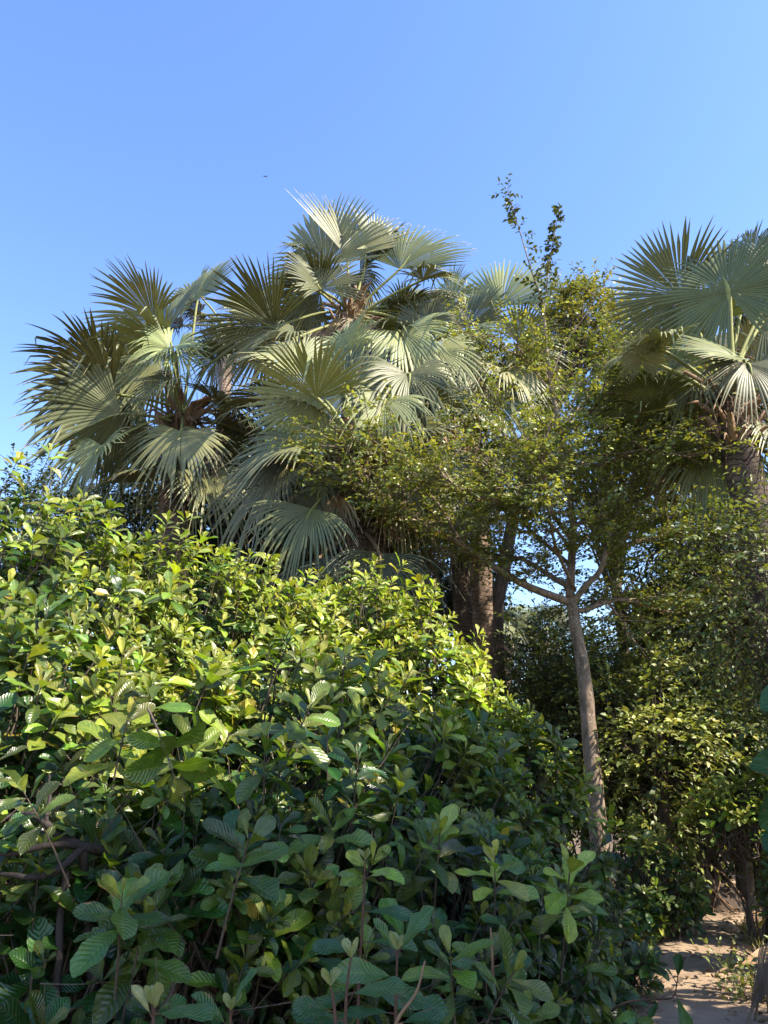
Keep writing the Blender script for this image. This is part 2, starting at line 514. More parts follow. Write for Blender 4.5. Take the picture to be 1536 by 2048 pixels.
def shrub(spec, label, dens=1.0, L0=.2, kind='mid', yng_lit=.5, group='broad leaved shrubs', cat='shrub', lean=0.0, zmin=.12, heroes=()):
    c, rr = spec['c'], spec['r']
    h = spec['h']
    root = thing('broadleaf_shrub', label, cat, (c[0], c[1], 0), group)
    area = 4 * math.pi * ((rr[0] * rr[1]) ** 1.6 / 3 + 2 * (rr[0] * rr[2]) ** 1.6 / 3) ** (1 / 1.6)
    S = int(area * 25 * dens / (L0 / .2) ** 1.6)
    mbl, mbs = MB(), MB()
    v = nrm(rng.normal(size=(S, 3)))
    depth = np.where(rng.random(S) < .62, rng.uniform(.9, 1.04, S), rng.uniform(.55, .9, S))
    lump = 1 + .10 * np.sin(v[:, 0] * 5 + c[0] * 3) * np.sin(v[:, 2] * 6 + c[1]) + .07 * np.sin(v[:, 1] * 9 + c[0]) + rng.normal(0, .035, S)
    tip = c + v * rr * (depth * lump)[:, None]
    tip[:, 0] += lean * tip[:, 2]
    ok = tip[:, 2] > zmin
    # the far side of a bush seen by nobody is thinner
    back = (tip[:, 1] > c[1] + .35 * rr[1]) & (depth < .95)
    ok &= ~(back & (rng.random(S) < .5))
    for o in SHRUBS:
        if o is spec: continue
        q = (((tip - o['c']) / o['r']) ** 2).sum(-1)
        ok &= ~((q < .62) & (rng.random(S) < .9))
    tip, v, depth = tip[ok], v[ok], depth[ok]
    out = nrm(v / rr * rr.mean())
    ax = nrm(out * .75 + A(.2, -.15, .75) + rng.normal(0, .25, tip.shape))
    sc_ = rng.uniform(.55, 1.3, len(tip))
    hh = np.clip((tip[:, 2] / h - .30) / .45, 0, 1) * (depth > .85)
    y = np.clip(yng_lit * hh + rng.normal(0, .22, len(tip)) * (hh > 0), 0, 1)  # rises with height: painted sun mixed with leaf age
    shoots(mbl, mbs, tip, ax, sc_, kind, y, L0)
    for hx, hy, hd, hs, ang, fw, hy_ in heroes:      # single outstanding shoots
        shoots(mbl, mbs, P(hx, hy, hd)[None], unit(ang, fw)[None], A(hs), 'big', A(hy_), .165, nl=(12, 13))
    # main stems
    base = A(c[0], c[1], -.05)
    ns = 9
    P_, R_ = [], []
    for s in range(ns):
        a = s / ns * 6.283 + rng.uniform(-.3, .3)
        z = rng.uniform(.3, .78)
        e = c + A(math.cos(a) * rr[0] * .5, math.sin(a) * rr[1] * .5, (z - .46) * h)
        m_ = base + (e - base) * A(.45, .45, .55) + rng.normal(0, .07, 3)
        P_.append(smoothpath([base + A(math.cos(a), math.sin(a), 0) * .06, base + (m_ - base) * .5 + A(math.cos(a), math.sin(a), 0) * .08, m_, e], 10))
        R_.append(np.linspace(.024, .004, 10) * rng.uniform(.7, 1.2))
    P_ = np.array(P_)
    mbw = MB()
    tubes(mbw, P_, R_, 6, A(.2, .15, .11))
    # secondary branches to some tips
    k = rng.choice(len(tip), min(len(tip), 120), replace=False)
    src = P_[rng.integers(0, ns, len(k)), rng.integers(4, 10, len(k))]
    best = src
    for _ in range(6):
        alt = P_[rng.integers(0, ns, len(k)), rng.integers(3, 10, len(k))]
        cl = np.linalg.norm(alt - tip[k], axis=1) < np.linalg.norm(best - tip[k], axis=1)
        best = np.where(cl[:, None], alt, best)
    tt = np.linspace(0, 1, 6)[None, :, None]
    e = tip[k] - ax[k] * .3
    pts = best[:, None] * (1 - tt) + e[:, None] * tt + A(0, 0, -.12) * np.sin(tt * math.pi) + rng.normal(0, .012, (len(k), 6, 3))
    tubes(mbw, pts, np.broadcast_to(np.linspace(.010, .005, 6), (len(k), 6)), 4, A(.2, .15, .11))
    # thin dead or leafless twigs poking out of the foliage
    k = rng.choice(len(tip), min(len(tip), 26), replace=False)
    dd = nrm(ax[k] + rng.normal(0, .55, (len(k), 3)))
    tt = np.linspace(0, 1, 6)[None, :, None]
    pts = tip[k][:, None] + dd[:, None] * (tt * rng.uniform(.2, .55, (len(k), 1, 1)) - .2) + rng.normal(0, .008, (len(k), 6, 3)).cumsum(1)
    tubes(mbs, pts, np.broadcast_to(np.linspace(.0035, .0012, 6), (len(k), 6)), 4, A(.17, .11, .08))
    b0 = A(c[0], c[1], 0)
    mbl.build('foliage', M_BUSH, root, b0)
    mbw.add(np.concatenate(mbs.V), np.concatenate(mbs.Q), A(.17, .085, .045))
    mbw.build('branches', M_WOOD, root, b0)
    return root


SP = [  # px, py, depth, radius, leaf length, kind, density, young, label
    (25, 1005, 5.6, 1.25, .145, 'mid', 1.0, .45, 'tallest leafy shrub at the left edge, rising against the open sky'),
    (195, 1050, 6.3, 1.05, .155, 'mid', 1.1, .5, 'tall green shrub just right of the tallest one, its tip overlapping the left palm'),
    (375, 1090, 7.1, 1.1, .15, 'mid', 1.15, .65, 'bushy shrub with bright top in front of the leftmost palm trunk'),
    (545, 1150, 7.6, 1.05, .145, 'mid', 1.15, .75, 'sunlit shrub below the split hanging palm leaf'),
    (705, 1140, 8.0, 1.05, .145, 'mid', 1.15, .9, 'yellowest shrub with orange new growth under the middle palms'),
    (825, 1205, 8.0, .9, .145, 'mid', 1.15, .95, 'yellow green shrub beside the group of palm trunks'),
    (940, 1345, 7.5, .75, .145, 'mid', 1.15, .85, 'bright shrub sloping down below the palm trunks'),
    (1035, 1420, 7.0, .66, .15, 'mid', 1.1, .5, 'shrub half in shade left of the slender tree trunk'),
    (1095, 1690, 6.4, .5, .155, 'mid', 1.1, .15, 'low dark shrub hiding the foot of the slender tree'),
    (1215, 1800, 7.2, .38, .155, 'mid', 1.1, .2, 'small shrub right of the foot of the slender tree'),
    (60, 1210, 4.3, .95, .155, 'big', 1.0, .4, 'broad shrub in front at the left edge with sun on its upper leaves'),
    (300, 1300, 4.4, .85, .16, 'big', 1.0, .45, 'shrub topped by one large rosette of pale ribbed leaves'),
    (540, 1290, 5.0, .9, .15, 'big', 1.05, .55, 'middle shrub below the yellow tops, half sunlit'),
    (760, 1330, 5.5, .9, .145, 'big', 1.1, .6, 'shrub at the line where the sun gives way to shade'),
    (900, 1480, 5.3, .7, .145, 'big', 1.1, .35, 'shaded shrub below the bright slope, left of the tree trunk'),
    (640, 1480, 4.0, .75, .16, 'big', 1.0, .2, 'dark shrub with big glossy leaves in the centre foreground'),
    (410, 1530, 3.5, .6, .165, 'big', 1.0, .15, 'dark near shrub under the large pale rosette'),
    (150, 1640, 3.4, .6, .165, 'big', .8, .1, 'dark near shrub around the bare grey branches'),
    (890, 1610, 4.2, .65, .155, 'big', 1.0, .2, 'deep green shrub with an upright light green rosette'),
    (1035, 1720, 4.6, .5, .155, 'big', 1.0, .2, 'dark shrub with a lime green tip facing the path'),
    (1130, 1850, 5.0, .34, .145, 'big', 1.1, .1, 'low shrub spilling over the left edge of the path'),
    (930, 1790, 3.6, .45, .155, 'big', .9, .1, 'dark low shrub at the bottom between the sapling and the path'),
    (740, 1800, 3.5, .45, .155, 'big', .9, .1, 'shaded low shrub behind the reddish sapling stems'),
]
SHRUBS = [shrub_shape(*s[:4]) for s in SP]
HERO = {11: [(258, 1425, 3.5, 1.35, 75, .4, .45), (395, 1490, 3.4, 1.1, 60, .3, .6)],
        12: [(455, 1330, 4.6, 1.2, 85, .2, .6), (690, 1310, 4.7, 1.2, 85, .2, .7)],
        15: [(625, 1405, 3.5, 1.25, 60, .5, .3), (530, 1470, 3.4, 1.1, 90, .2, .2)],
        16: [(500, 1675, 2.75, 1.0, 70, .5, .15), (350, 1560, 3.0, 1.2, 300, .6, .2)],
        17: [(245, 1785, 2.7, 1.1, 80, .7, .2), (45, 1580, 2.9, .9, 120, .5, .2)],
        18: [(880, 1660, 3.5, 1.25, 85, .35, .45), (990, 1710, 3.4, .95, 90, .4, .8)],
        19: [(1140, 1735, 3.7, 1.2, 85, .45, .9)],
        20: [(1205, 1880, 4.8, .9, 40, .3, .7)],
        21: [(1030, 1940, 2.9, 1.0, 60, .5, .2), (900, 1900, 2.9, .9, 95, .5, .3)]}
ZM = {17: .75, 16: .5, 22: .3, 21: .2, 15: .3}
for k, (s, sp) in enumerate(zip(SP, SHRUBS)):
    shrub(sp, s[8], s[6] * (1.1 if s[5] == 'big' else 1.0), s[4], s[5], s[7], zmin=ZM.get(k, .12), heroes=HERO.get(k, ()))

# ------------------------------------------------------------------ fan palms
GREY_GREEN = A(.110, .126, .062)
DEAD = A(.10, .072, .048)


def frond(root, hub, base, D, N, R, thm=150, col=None, fold=.42, droop=.25, shag=.16, nseg=None, fuse=.64, curve=.25, dead=False, name=None, thick=.03):
    """one costapalmate leaf: pleated blade whose segments come free towards their tips, and its stalk"""
    D = nrm(D); N = nrm(N - np.dot(N, D) * D); Xa = np.cross(D, N)
    if col is None:
        col = DEAD if dead else GREY_GREEN
    col = col * rng.choice([.65, .85, 1.0, 1.25, 1.7]) * rng.uniform(.9, 1.1) * (1 + rng.normal(0, .04, 3))
    thm_ = math.radians(thm)
    ns = nseg or int(9 + thm / 2.9)
    th = np.linspace(-thm_, thm_, ns)
    dth = th[1] - th[0]
    th = th + np.convolve(rng.normal(0, .3, ns), np.ones(3) / 3, 'same') * dth
    nr = 10
    mb = MB()
    q = np.linspace(0, 1, nr) ** .85
    Rs = R * (1 - .22 * (np.abs(th) / math.pi) ** 1.5) * (1 + rng.normal(0, .035, ns)) * rng.uniform(.97, 1.02)
    Rs = np.where(rng.random(ns) < .09, Rs * rng.uniform(.62, .88, ns), Rs)
    rf = np.minimum(R * fuse * (1 - .25 * (np.abs(th) / math.pi)) * (1 + rng.normal(0, .08, ns)), Rs * .8)
    g = A(0, 0, -1)
    f1 = rng.uniform(0, 6.28); wob = .06 * R
    bigdroop = np.zeros(ns)
    for _ in range(3):          # bundles of segments that sag together
        c0 = rng.integers(0, ns); wdt = rng.uniform(2, 5)
        bigdroop += np.exp(-((np.arange(ns) - c0) / wdt) ** 2) * rng.uniform(0, .5) * (droop + .1)

    def surf(r, t):
        x, y = r * np.sin(t), r * np.cos(t)
        z = fold * np.abs(x) * (1 - .25 * np.abs(x) / R) - curve * np.maximum(y, 0) ** 2 / R + wob * np.sin(3 * t + f1) * (r / R) ** 2 + .02 * R * np.sin(7 * t + f1 * 2) * (r / R)
        return hub + x[..., None] * Xa + y[..., None] * D + z[..., None] * N

    r = q[:, None] * Rs[None, :]
    C = surf(r, np.broadcast_to(th, r.shape))
    e = 1e-3
    Wd = nrm(surf(r, np.broadcast_to(th + e, r.shape)) - surf(r, np.broadcast_to(th - e, r.shape)))
    Wd[0] = Wd[1]
    rad = nrm(surf(r + .01, np.broadcast_to(th, r.shape)) - C)
    Nn = nrm(np.cross(Wd, rad)); Nn *= np.sign((Nn * N).sum(-1, keepdims=True))
    s = np.clip((r / R - .35) / .65, 0, 2)
    dr = (droop * (1 + rng.normal(0, .35, ns)) + bigdroop)[None]
    C = C + g * (s ** 2 * dr * R * .8)[..., None]
    # broken tips that hang
    for k in np.where(rng.random(ns) < shag)[0]:
        j0 = rng.integers(4, nr - 2)
        dd = nrm(nrm(C[j0, k] - C[j0 - 1, k]) * rng.uniform(.0, .7) + g * rng.uniform(.5, 1.2) + rng.normal(0, .35, 3))
        L = r[j0:, k] - r[j0, k]
        C[j0:, k] = C[j0, k] + L[:, None] * dd
    # half width: touches the neighbour up to rf, then narrows to a point
    hwd = r * dth / 2
    fr = np.clip((r - rf[None]) / (Rs - rf)[None], 0, 1)
    hf = (rf * dth / 2)[None] * (1 - fr) ** .85 * (1 - .15 * np.minimum(fr * 6, 1)) + .0025
    hwd = np.where(r > rf[None], np.minimum(hwd, hf), hwd * 1.02)
    pl = .38 * np.maximum(hwd, 0) + .001
    Lf = C - Wd * hwd[..., None] - Nn * pl[..., None] * .5
    Rt = C + Wd * hwd[..., None] - Nn * pl[..., None] * .5
    Md = C + Nn * pl[..., None] * .5
    V = np.stack([Lf, Md, Rt], 2)            # nr, ns, 3, 3
    V = V.transpose(1, 0, 2, 3)              # ns, nr, 3, xyz
    k = np.arange(nr - 1)[:, None]; c = np.arange(2)[None]
    qd = np.stack([k * 3 + c, k * 3 + c + 1, (k + 1) * 3 + c + 1, (k + 1) * 3 + c], -1).reshape(-1, 4)
    Q = qd[None] + (np.arange(ns) * nr * 3)[:, None, None]
    U = np.stack([np.broadcast_to(A(0, .5, 1)[None, None], (ns, nr, 3)), np.broadcast_to(q[None, :, None], (ns, nr, 3))], -1)
    cc = np.tile(col, (ns, nr, 3, 1)) * (1 + rng.normal(0, .07, (ns, 1, 1, 1)))
    mb.add(V, Q, np.clip(cc, .005, .8), U)
    o0 = np.array(root.location)
    ob = mb.build(name or ('dead_frond' if dead else 'frond'), M_FROND, root, o0, smooth=False)
    # stalk
    bd = nrm(D * .6 + nrm(hub - base) * .6)
    ln = np.linalg.norm(hub - base)
    pts = smoothpath([base, base * .55 + hub * .45 + A(0, 0, .05 * ln), hub, hub + (surf(A(.28 * R), A(0.))[0] - hub)], 14)
    ps = MB()
    pcl = A(.24, .25, .09) if not dead else A(.22, .15, .09)
    tubes(ps, pts, np.interp(np.linspace(0, 1, 14), [0, .2, .7, 1], [thick * 1.5, thick, thick * .75, .006]), 6, pcl * rng.uniform(.8, 1.15))
    po = ps.build('stalk', M_STEM, ob, o0)
    return ob


def palm(label, crown, d, trunk, tr, fronds, mat=None, nfill=13, fill_R=1.3, ndead=7, pet=1.0, fill_z=0.0, group='fan palms', name='fan_palm', boots=True, skirt=0):
    cr = P(*crown, d)
    tp = [P(x, y, d + dd) for x, y, dd in trunk]
    base = A(tp[-1][0], tp[-1][1], 0)
    root = thing(name, label, 'palm tree', base, group)
    path = smoothpath([cr] + tp + ([base - A(0, 0, .2)] if tp[-1][2] > .3 else []), 60)
    ln = np.concatenate([[0], np.cumsum(np.linalg.norm(np.diff(path, axis=0), axis=1))])
    rr = tr * (1 + .10 * np.clip(ln / ln[-1], 0, 1)) * np.interp(ln, [0, .5, 1.2], [.75, 1.0, 1.0])
    rr = rr * (1 + .025 * np.sin(ln * 55) + rng.normal(0, .006, len(ln)))
    m = MB(); tubes(m, path, rr, 18, A(.3, .22, .16))
    m.build('trunk', mat or M_PALMT, root, base)
    if boots:
        m = MB()
        T = 46
        a = rng.uniform(0, 6.283, T); z = rng.uniform(-.75, .35, T) * 1.0
        p0 = cr + np.stack([np.cos(a) * tr * .8, np.sin(a) * tr * .8, z], -1)
        outd = np.stack([np.cos(a), np.sin(a), rng.uniform(.2, 1.4, T)], -1)
        l = rng.uniform(.18, .5, T)[:, None]
        p1 = p0 + nrm(outd) * l; p2 = p1 + nrm(outd * A(1, 1, 0) + A(0, 0, -.3)) * l * .5 - A(0, 0, .1) * (rng.random((T, 1)) < .5)
        tubes(m, np.stack([p0, p1, p2], 1), np.tile([.06, .035, .01], (T, 1)) * rng.uniform(.5, 1.2, (T, 1)), 5, A(.27, .175, .11))
        T = 150                               # hanging fibres
        a = rng.uniform(0, 6.283, T); rad = tr * rng.uniform(.8, 1.7, T)
        p0 = cr + np.stack([np.cos(a) * rad, np.sin(a) * rad, rng.uniform(-.5, .4, T)], -1)
        sw = rng.normal(0, .12, (T, 3)); l = rng.uniform(.15, .6, T)[:, None]
        p1 = p0 + sw * l + A(0, 0, -.5) * l; p2 = p1 + sw * l * 1.3 + A(0, 0, -.5) * l
        tubes(m, np.stack([p0, p1, p2], 1), np.tile([.008, .006, .002], (T, 1)), 3, A(.21, .14, .09))
        m.build('crown_fibre', M_FIBRE, root, base)
    for fr in fronds:
        hx, hy, dd, ang, fwd, Rp, thm = fr[:7]
        kw = dict(fr[8]) if len(fr) > 8 else {}
        nv = fr[7]
        hub = P(hx, hy, d + dd)
        R = Rp * PXM(hx, hy, d + dd)
        st = kw.pop('st', None)
        b = cr + A(0, 0, rng.uniform(-.2, .15)) if st is None else P(st[0], st[1], d + dd * .3)
        frond(root, hub, b, unit(ang, fwd), A(*nv), R, thm, **kw)
    for q in range(nfill):                    # the far side of the crown
        a = 2.399 * q + rng.uniform(-.2, .2)
        el = rng.uniform(-.45, 1.0)
        dr = nrm(A(math.cos(a), abs(math.sin(a)) * .9 + .15, el))
        hub = cr + dr * rng.uniform(.9, 1.25) * pet + A(0, 0, fill_z)
        D = nrm(dr + A(0, 0, rng.uniform(-.35, .1)))
        Nv = nrm(np.cross(np.cross(D, A(0, 0, 1)), D) + rng.normal(0, .25, 3))
        frond(root, hub, cr, D, Nv, fill_R * rng.uniform(.8, 1.1), rng.uniform(110, 150), droop=.35, shag=.2)
    for q in range(ndead):
        a = rng.uniform(0, 6.283)
        dr = nrm(A(math.cos(a), math.sin(a), -.9))
        hub = cr + dr * rng.uniform(.5, .9) * pet
        D = nrm(A(math.cos(a) * .3, math.sin(a) * .3, -1))
        frond(root, hub, cr - A(0, 0, .2), D, nrm(A(math.cos(a), math.sin(a), .2)), fill_R * rng.uniform(.6, .95), rng.uniform(35, 80), droop=.5, shag=.5, fold=.5, dead=rng.random() < .7, fuse=.35)
    for q in range(skirt):                    # dead leaves left hanging down the trunk
        a = rng.uniform(0, 6.283); z = rng.uniform(.3, 2.6)
        o = A(math.cos(a), math.sin(a), 0)
        hub = cr + o * (tr + rng.uniform(.15, .6)) - A(0, 0, z + .3)
        frond(root, hub, cr - A(0, 0, z * .8), nrm(o * .25 - A(0, 0, 1)), nrm(o + A(0, 0, .2)), rng.uniform(.7, 1.2), rng.uniform(40, 90), droop=.5, shag=.5, fold=.5, dead=rng.random() < .5, fuse=.4, col=GREY_GREEN * .35 if q % 2 else None)
    return root


T_ = (-.6, -.8, -.55)      # upper side turned to the viewer
U_ = (0, -.35, 1)      # upper side up, a little to the viewer
B_ = (0, .5, 1)        # upper side up, tilted away: underside seen

palm('leftmost fan palm, its leaves spreading left into the open sky', (365, 835), 13.0,
     [(360, 900, 0), (350, 1000, 0), (348, 1080, 0)], .27,
     [(205, 742, -.3, 170, .1, 165, 118, (-.35, -.7, -.65), dict(fold=.55, droop=.22, curve=-.15)),
      (222, 788, -.5, 188, .15, 165, 110, (-.35, -.7, -.65), dict(fold=.5, droop=.25, curve=-.15)),
      (240, 828, -.8, 208, .15, 190, 100, (-.5, -.7, -.8), dict(fold=-.4, droop=.2, curve=-.15)),
      (205, 892, -.9, 250, .35, 110, 110, T_, dict(droop=.4, shag=.4)),
      (308, 638, .2, 150, .0, 148, 125, (-.35, -.7, -.65), dict(fold=.5, curve=-.15, droop=.15)),
      (338, 655, .0, 85, -.1, 125, 95, (-.6, -.7, -.6), dict(fold=.3, droop=.1)),
      (325, 705, -.3, 185, .1, 145, 110, (-.35, -.7, -.65), dict(fold=.6, curve=-.15)),
      (338, 697, -.9, 215, .5, 85, 130, (.2, -.9, .7), dict(fold=.7, droop=.5)),
      (352, 705, -.9, 320, .5, 80, 120, (-.2, -.9, .7), dict(fold=.6, droop=.4)),
      (362, 862, -1.0, 262, .55, 125, 115, (0, -1, .55), dict(droop=.35, fold=-.1, curve=.35, shag=.25)),
      (345, 765, -.9, 208, .35, 110, 100, (.1, -.7, 1), dict(droop=.4)),
      (395, 600, .8, 82, -.1, 125, 100, T_, dict(fold=.2, droop=.05, shag=.05)),
      (290, 965, -.5, 182, .3, 120, 120, U_, dict(droop=.25)),
      (425, 720, .3, 25, .1, 110, 120, U_),
      (430, 800, .0, 345, .2, 110, 120, U_),
      (410, 960, -.3, 300, .3, 120, 110, U_, dict(droop=.5)),
      (262, 795, .5, 150, .1, 120, 120, (.1, .5, .9)),
      (300, 880, .6, 225, .1, 150, 120, T_),
      (380, 985, .2, 250, .2, 120, 110, T_, dict(droop=.5)),
      (250, 740, .7, 165, .0, 110, 130, T_),
      ], M_PALMD, nfill=6, fill_R=1.05, ndead=9)

palm('thin pinkish palm trunk with hidden crown behind the leftmost palm', (452, 655), 17.0,
     [(450, 760, 0), (446, 900, 0), (442, 1080, 0)], .16,
     [(400, 590, 0, 100, .0, 75, 120, T_), (500, 620, 0, 60, .0, 80, 120, T_)], M_PALMT, nfill=10, fill_R=.9, ndead=3, boots=False)

palm('highest fan palm with stiff upright leaves in the centre', (700, 632), 12.5,
     [(705, 720, 0), (715, 900, 0), (722, 1130, 0)], .26,
     [(652, 530, .1, 112, .0, 172, 120, (-.5, -1, -.1), dict(fold=.12, droop=.06)),
      (640, 500, .5, 150, .0, 90, 110, (.3, -.8, .5), dict(fold=.3)),
      (695, 515, -.1, 82, -.05, 172, 62, (.3, -1, -.1), dict(fold=.35, droop=.04, shag=.05)),
      (742, 505, .3, 64, -.05, 115, 65, (.5, -1, .0), dict(fold=.3, droop=.08)),
      (800, 538, -.2, 62, .0, 160, 78, (-.5, -1, -.1), dict(fold=.06, col=A(.075, .10, .045), droop=.05, shag=.04)),
      (640, 578, -.8, 104, .1, 100, 125, (.5, -1, .1), dict(fold=.7, droop=.15)),
      (640, 585, -.3, 172, .1, 112, 115, (-.35, -.7, -.65), dict(fold=.5, curve=-.15)),
      (846, 560, -.4, 10, .2, 92, 130, (.1, -.5, 1), dict(droop=.35, shag=.4)),
      (548, 652, -.7, 152, .1, 160, 118, (-.35, -.7, -.65), dict(fold=.5, droop=.12, curve=-.15, shag=.05)),
      (520, 640, -.2, 130, .1, 110, 120, (.2, -.6, .6), dict(fold=.3)),
      (590, 676, -1.1, 188, .3, 120, 95, (0, -.8, 1), dict(droop=.35)),
      (856, 655, -.4, 78, .1, 105, 125, (-.6, -.7, -.6), dict(droop=.1)),
      (797, 662, -1.1, 292, .5, 140, 95, (-.1, -1, .6), dict(droop=.4, fold=.3, shag=.35)),
      (790, 670, -.7, 350, .4, 110, 120, (0, -.4, 1), dict(droop=.5, shag=.5)),
      (740, 640, 1.0, 70, .0, 80, 130, T_),
      (700, 705, -.9, 95, .3, 75, 150, T_, dict(shag=.2)),
      (610, 705, -.6, 230, .4, 110, 120, (0, -.6, 1), dict(droop=.5, shag=.4)),
      (720, 545, .6, 300, .1, 80, 120, T_, dict(droop=.4)),
      (830, 610, .5, 30, .0, 120, 120, (0, -.6, .8), dict(droop=.4)),
      (870, 700, -.2, 300, .3, 130, 110, (0, -.8, .8), dict(droop=.5, shag=.4)),
      ], M_PALMT, nfill=6, fill_R=.95, ndead=8)

palm('lower fan palm in the middle with two wide round leaves facing the camera', (722, 905), 10.2,
     [(725, 980, 0), (728, 1060, 0), (730, 1150, 0)], .27,
     [(632, 795, -.4, 163, .2, 165, 145, (-.45, -.75, -.6), dict(fold=.5, droop=.12, shag=.05, st=(712, 890), thick=.035)),
      (690, 787, .1, 92, .0, 150, 160, (-.2, -1, -.2), dict(fold=.12, droop=.08, shag=.03, st=(722, 885))),
      (612, 893, -.5, 192, .3, 165, 68, (0, -.8, 1), dict(fold=.25, droop=.25, shag=.03)),
      (575, 915, -.4, 215, .3, 130, 60, (0, -.9, .8), dict(fold=.25, droop=.3, shag=.03)),
      (815, 748, -.3, 275, .4, 140, 115, (.1, -1, .5), dict(droop=.6, shag=.7)),
      (770, 800, -.6, 255, .4, 120, 100, (.1, -1, .5), dict(droop=.6, shag=.7)),
      (832, 862, -.3, 12, .3, 95, 100, (-.2, -.8, .8), dict(droop=.25, shag=.2)),
      (625, 1018, -.7, 246, .35, 135, 75, (0, -1, .7), dict(droop=.4, fold=.4, st=(690, 960))),
      (690, 985, -.3, 215, .3, 110, 100, (0, -.9, .8), dict(droop=.3, shag=.3)),
      (790, 960, -.3, 290, .3, 120, 120, (0, -.9, .7), dict(droop=.5, shag=.4)),
      (700, 700, .6, 100, .0, 100, 130, T_, dict(shag=.1)),
      (590, 730, .3, 150, .1, 120, 130, (-.2, -.8, .8), dict(droop=.2)),
      (540, 800, .6, 185, .1, 130, 130, (0, -.3, 1)),
      (880, 800, .5, 330, .2, 120, 130, (0, -.8, .8), dict(shag=.5, droop=.5)),
      (560, 960, .8, 230, .2, 160, 120, (0, -.6, 1), dict(droop=.5)),
      (860, 930, .4, 320, .2, 120, 120, (0, -.8, .8), dict(droop=.5)),
      ], M_PALMD, nfill=6, fill_R=1.0, ndead=11, skirt=24)

palm('fan palm behind the slender tree with one dark round leaf against the sky', (935, 730), 14.0,
     [(942, 850, 0), (956, 1000, 0), (963, 1150, 0), (966, 1290, 0)], .19,
     [(932, 655, -.3, 92, .1, 120, 100, (-.3, -1, .3), dict(fold=.3, droop=.1)),
      (1003, 612, -.1, 78, .0, 140, 92, (-.5, -1, -.1), dict(fold=.08, droop=.0, shag=.0)),
      (930, 665, -.6, 265, .5, 95, 115, (0, -1, .6), dict(droop=.35)),
      (905, 600, .4, 110, .0, 85, 120, T_),
      (880, 720, -.2, 225, .3, 120, 120, (0, -.8, .8), dict(droop=.5, shag=.4)),
      (1010, 740, .0, 320, .3, 120, 120, (0, -.8, .8), dict(droop=.4)),
      (1040, 690, .4, 20, .1, 110, 120, T_),
      (990, 800, -.2, 290, .3, 110, 120, (0, -.8, .8), dict(droop=.5)),
      (880, 800, -.2, 240, .3, 120, 120, (0, -.8, .8), dict(droop=.6, shag=.5)),
      ], M_PALMT, nfill=11, fill_R=1.2, ndead=8)

palm('dark ringed palm trunk standing left of the sunlit one', (905, 880), 13.4,
     [(915, 1000, 0), (922, 1150, 0), (928, 1290, 0)], .16,
     [(860, 900, 0, 220, .3, 110, 110, (0, -.8, .8), dict(droop=.5)), (950, 930, 0, 310, .3, 110, 110, (0, -.8, .8), dict(droop=.5)),
      (840, 980, 0, 250, .3, 120, 110, (0, -.8, .8), dict(droop=.6)), (900, 1000, -.4, 265, .3, 110, 90, (0, -.8, .8), dict(droop=.6))],
     M_PALMD, nfill=5, fill_R=1.1, ndead=12)

palm('rightmost fan palm with a thick ringed trunk and a huge round leaf', (1452, 800), 9.4,
     [(1470, 860, 0), (1492, 960, 0), (1520, 1080, 0), (1548, 1260, 0)], .235,
     [(1457, 585, -.4, 97, -.05, 168, 165, (-.55, -1, -.2), dict(fold=.12, droop=.06, shag=.06, col=A(.085, .105, .045), st=(1466, 760), thick=.045)),
      (1362, 590, .4, 138, .0, 160, 118, (-.45, -.75, -.6), dict(fold=.25, droop=.06, shag=.05)),
      (1560, 560, .2, 80, .0, 145, 120, T_, dict(fold=.3, droop=.1)),
      (1490, 722, -.7, 165, .25, 160, 62, (.1, -.8, .8), dict(fold=.2, droop=.0, shag=.03)),
      (1495, 728, -.75, 268, .4, 125, 95, (0, -1, .3), dict(fold=.25, droop=.25)),
      (1330, 703, -.2, 178, .2, 130, 90, (.1, -.2, 1), dict(fold=.35)),
      (1284, 714, -.3, 90, .9, 62, 165, (0, -1, .1), dict(fold=.25)),
      (1420, 650, .6, 150, .0, 130, 130, T_, dict(droop=.3)),
      (1400, 760, .3, 215, .1, 140, 120, (0, -.7, .9), dict(droop=.4, shag=.3)),
      (1530, 640, .4, 20, .1, 150, 130, T_),
      (1420, 900, .4, 245, .2, 140, 110, (0, -.9, .6), dict(droop=.5)),
      (1545, 850, .1, 300, .3, 130, 110, (0, -.9, .6), dict(droop=.5)),
      (1505, 515, .7, 105, .0, 85, 100, T_),
      ], M_PALMD, nfill=9, fill_R=1.05, ndead=1)

palm('paler fan palm partly hidden behind the rightmost one', (1425, 735), 14.0,
     [(1425, 800, 0), (1428, 950, 0), (1430, 1200, 0)], .24,
     [(1360, 680, 0, 160, .1, 130, 130, T_), (1450, 640, 0, 80, .0, 110, 130, T_), (1500, 720, 0, 10, .0, 120, 130, T_),
      (1350, 790, 0, 220, .2, 120, 120, (0, -.8, .8), dict(droop=.5)), (1440, 860, 0, 270, .2, 130, 110, (0, -.8, .8), dict(droop=.5)),
      (1320, 740, .3, 185, .1, 110, 120, T_)], M_PALMD, nfill=11, fill_R=1.2, ndead=8)

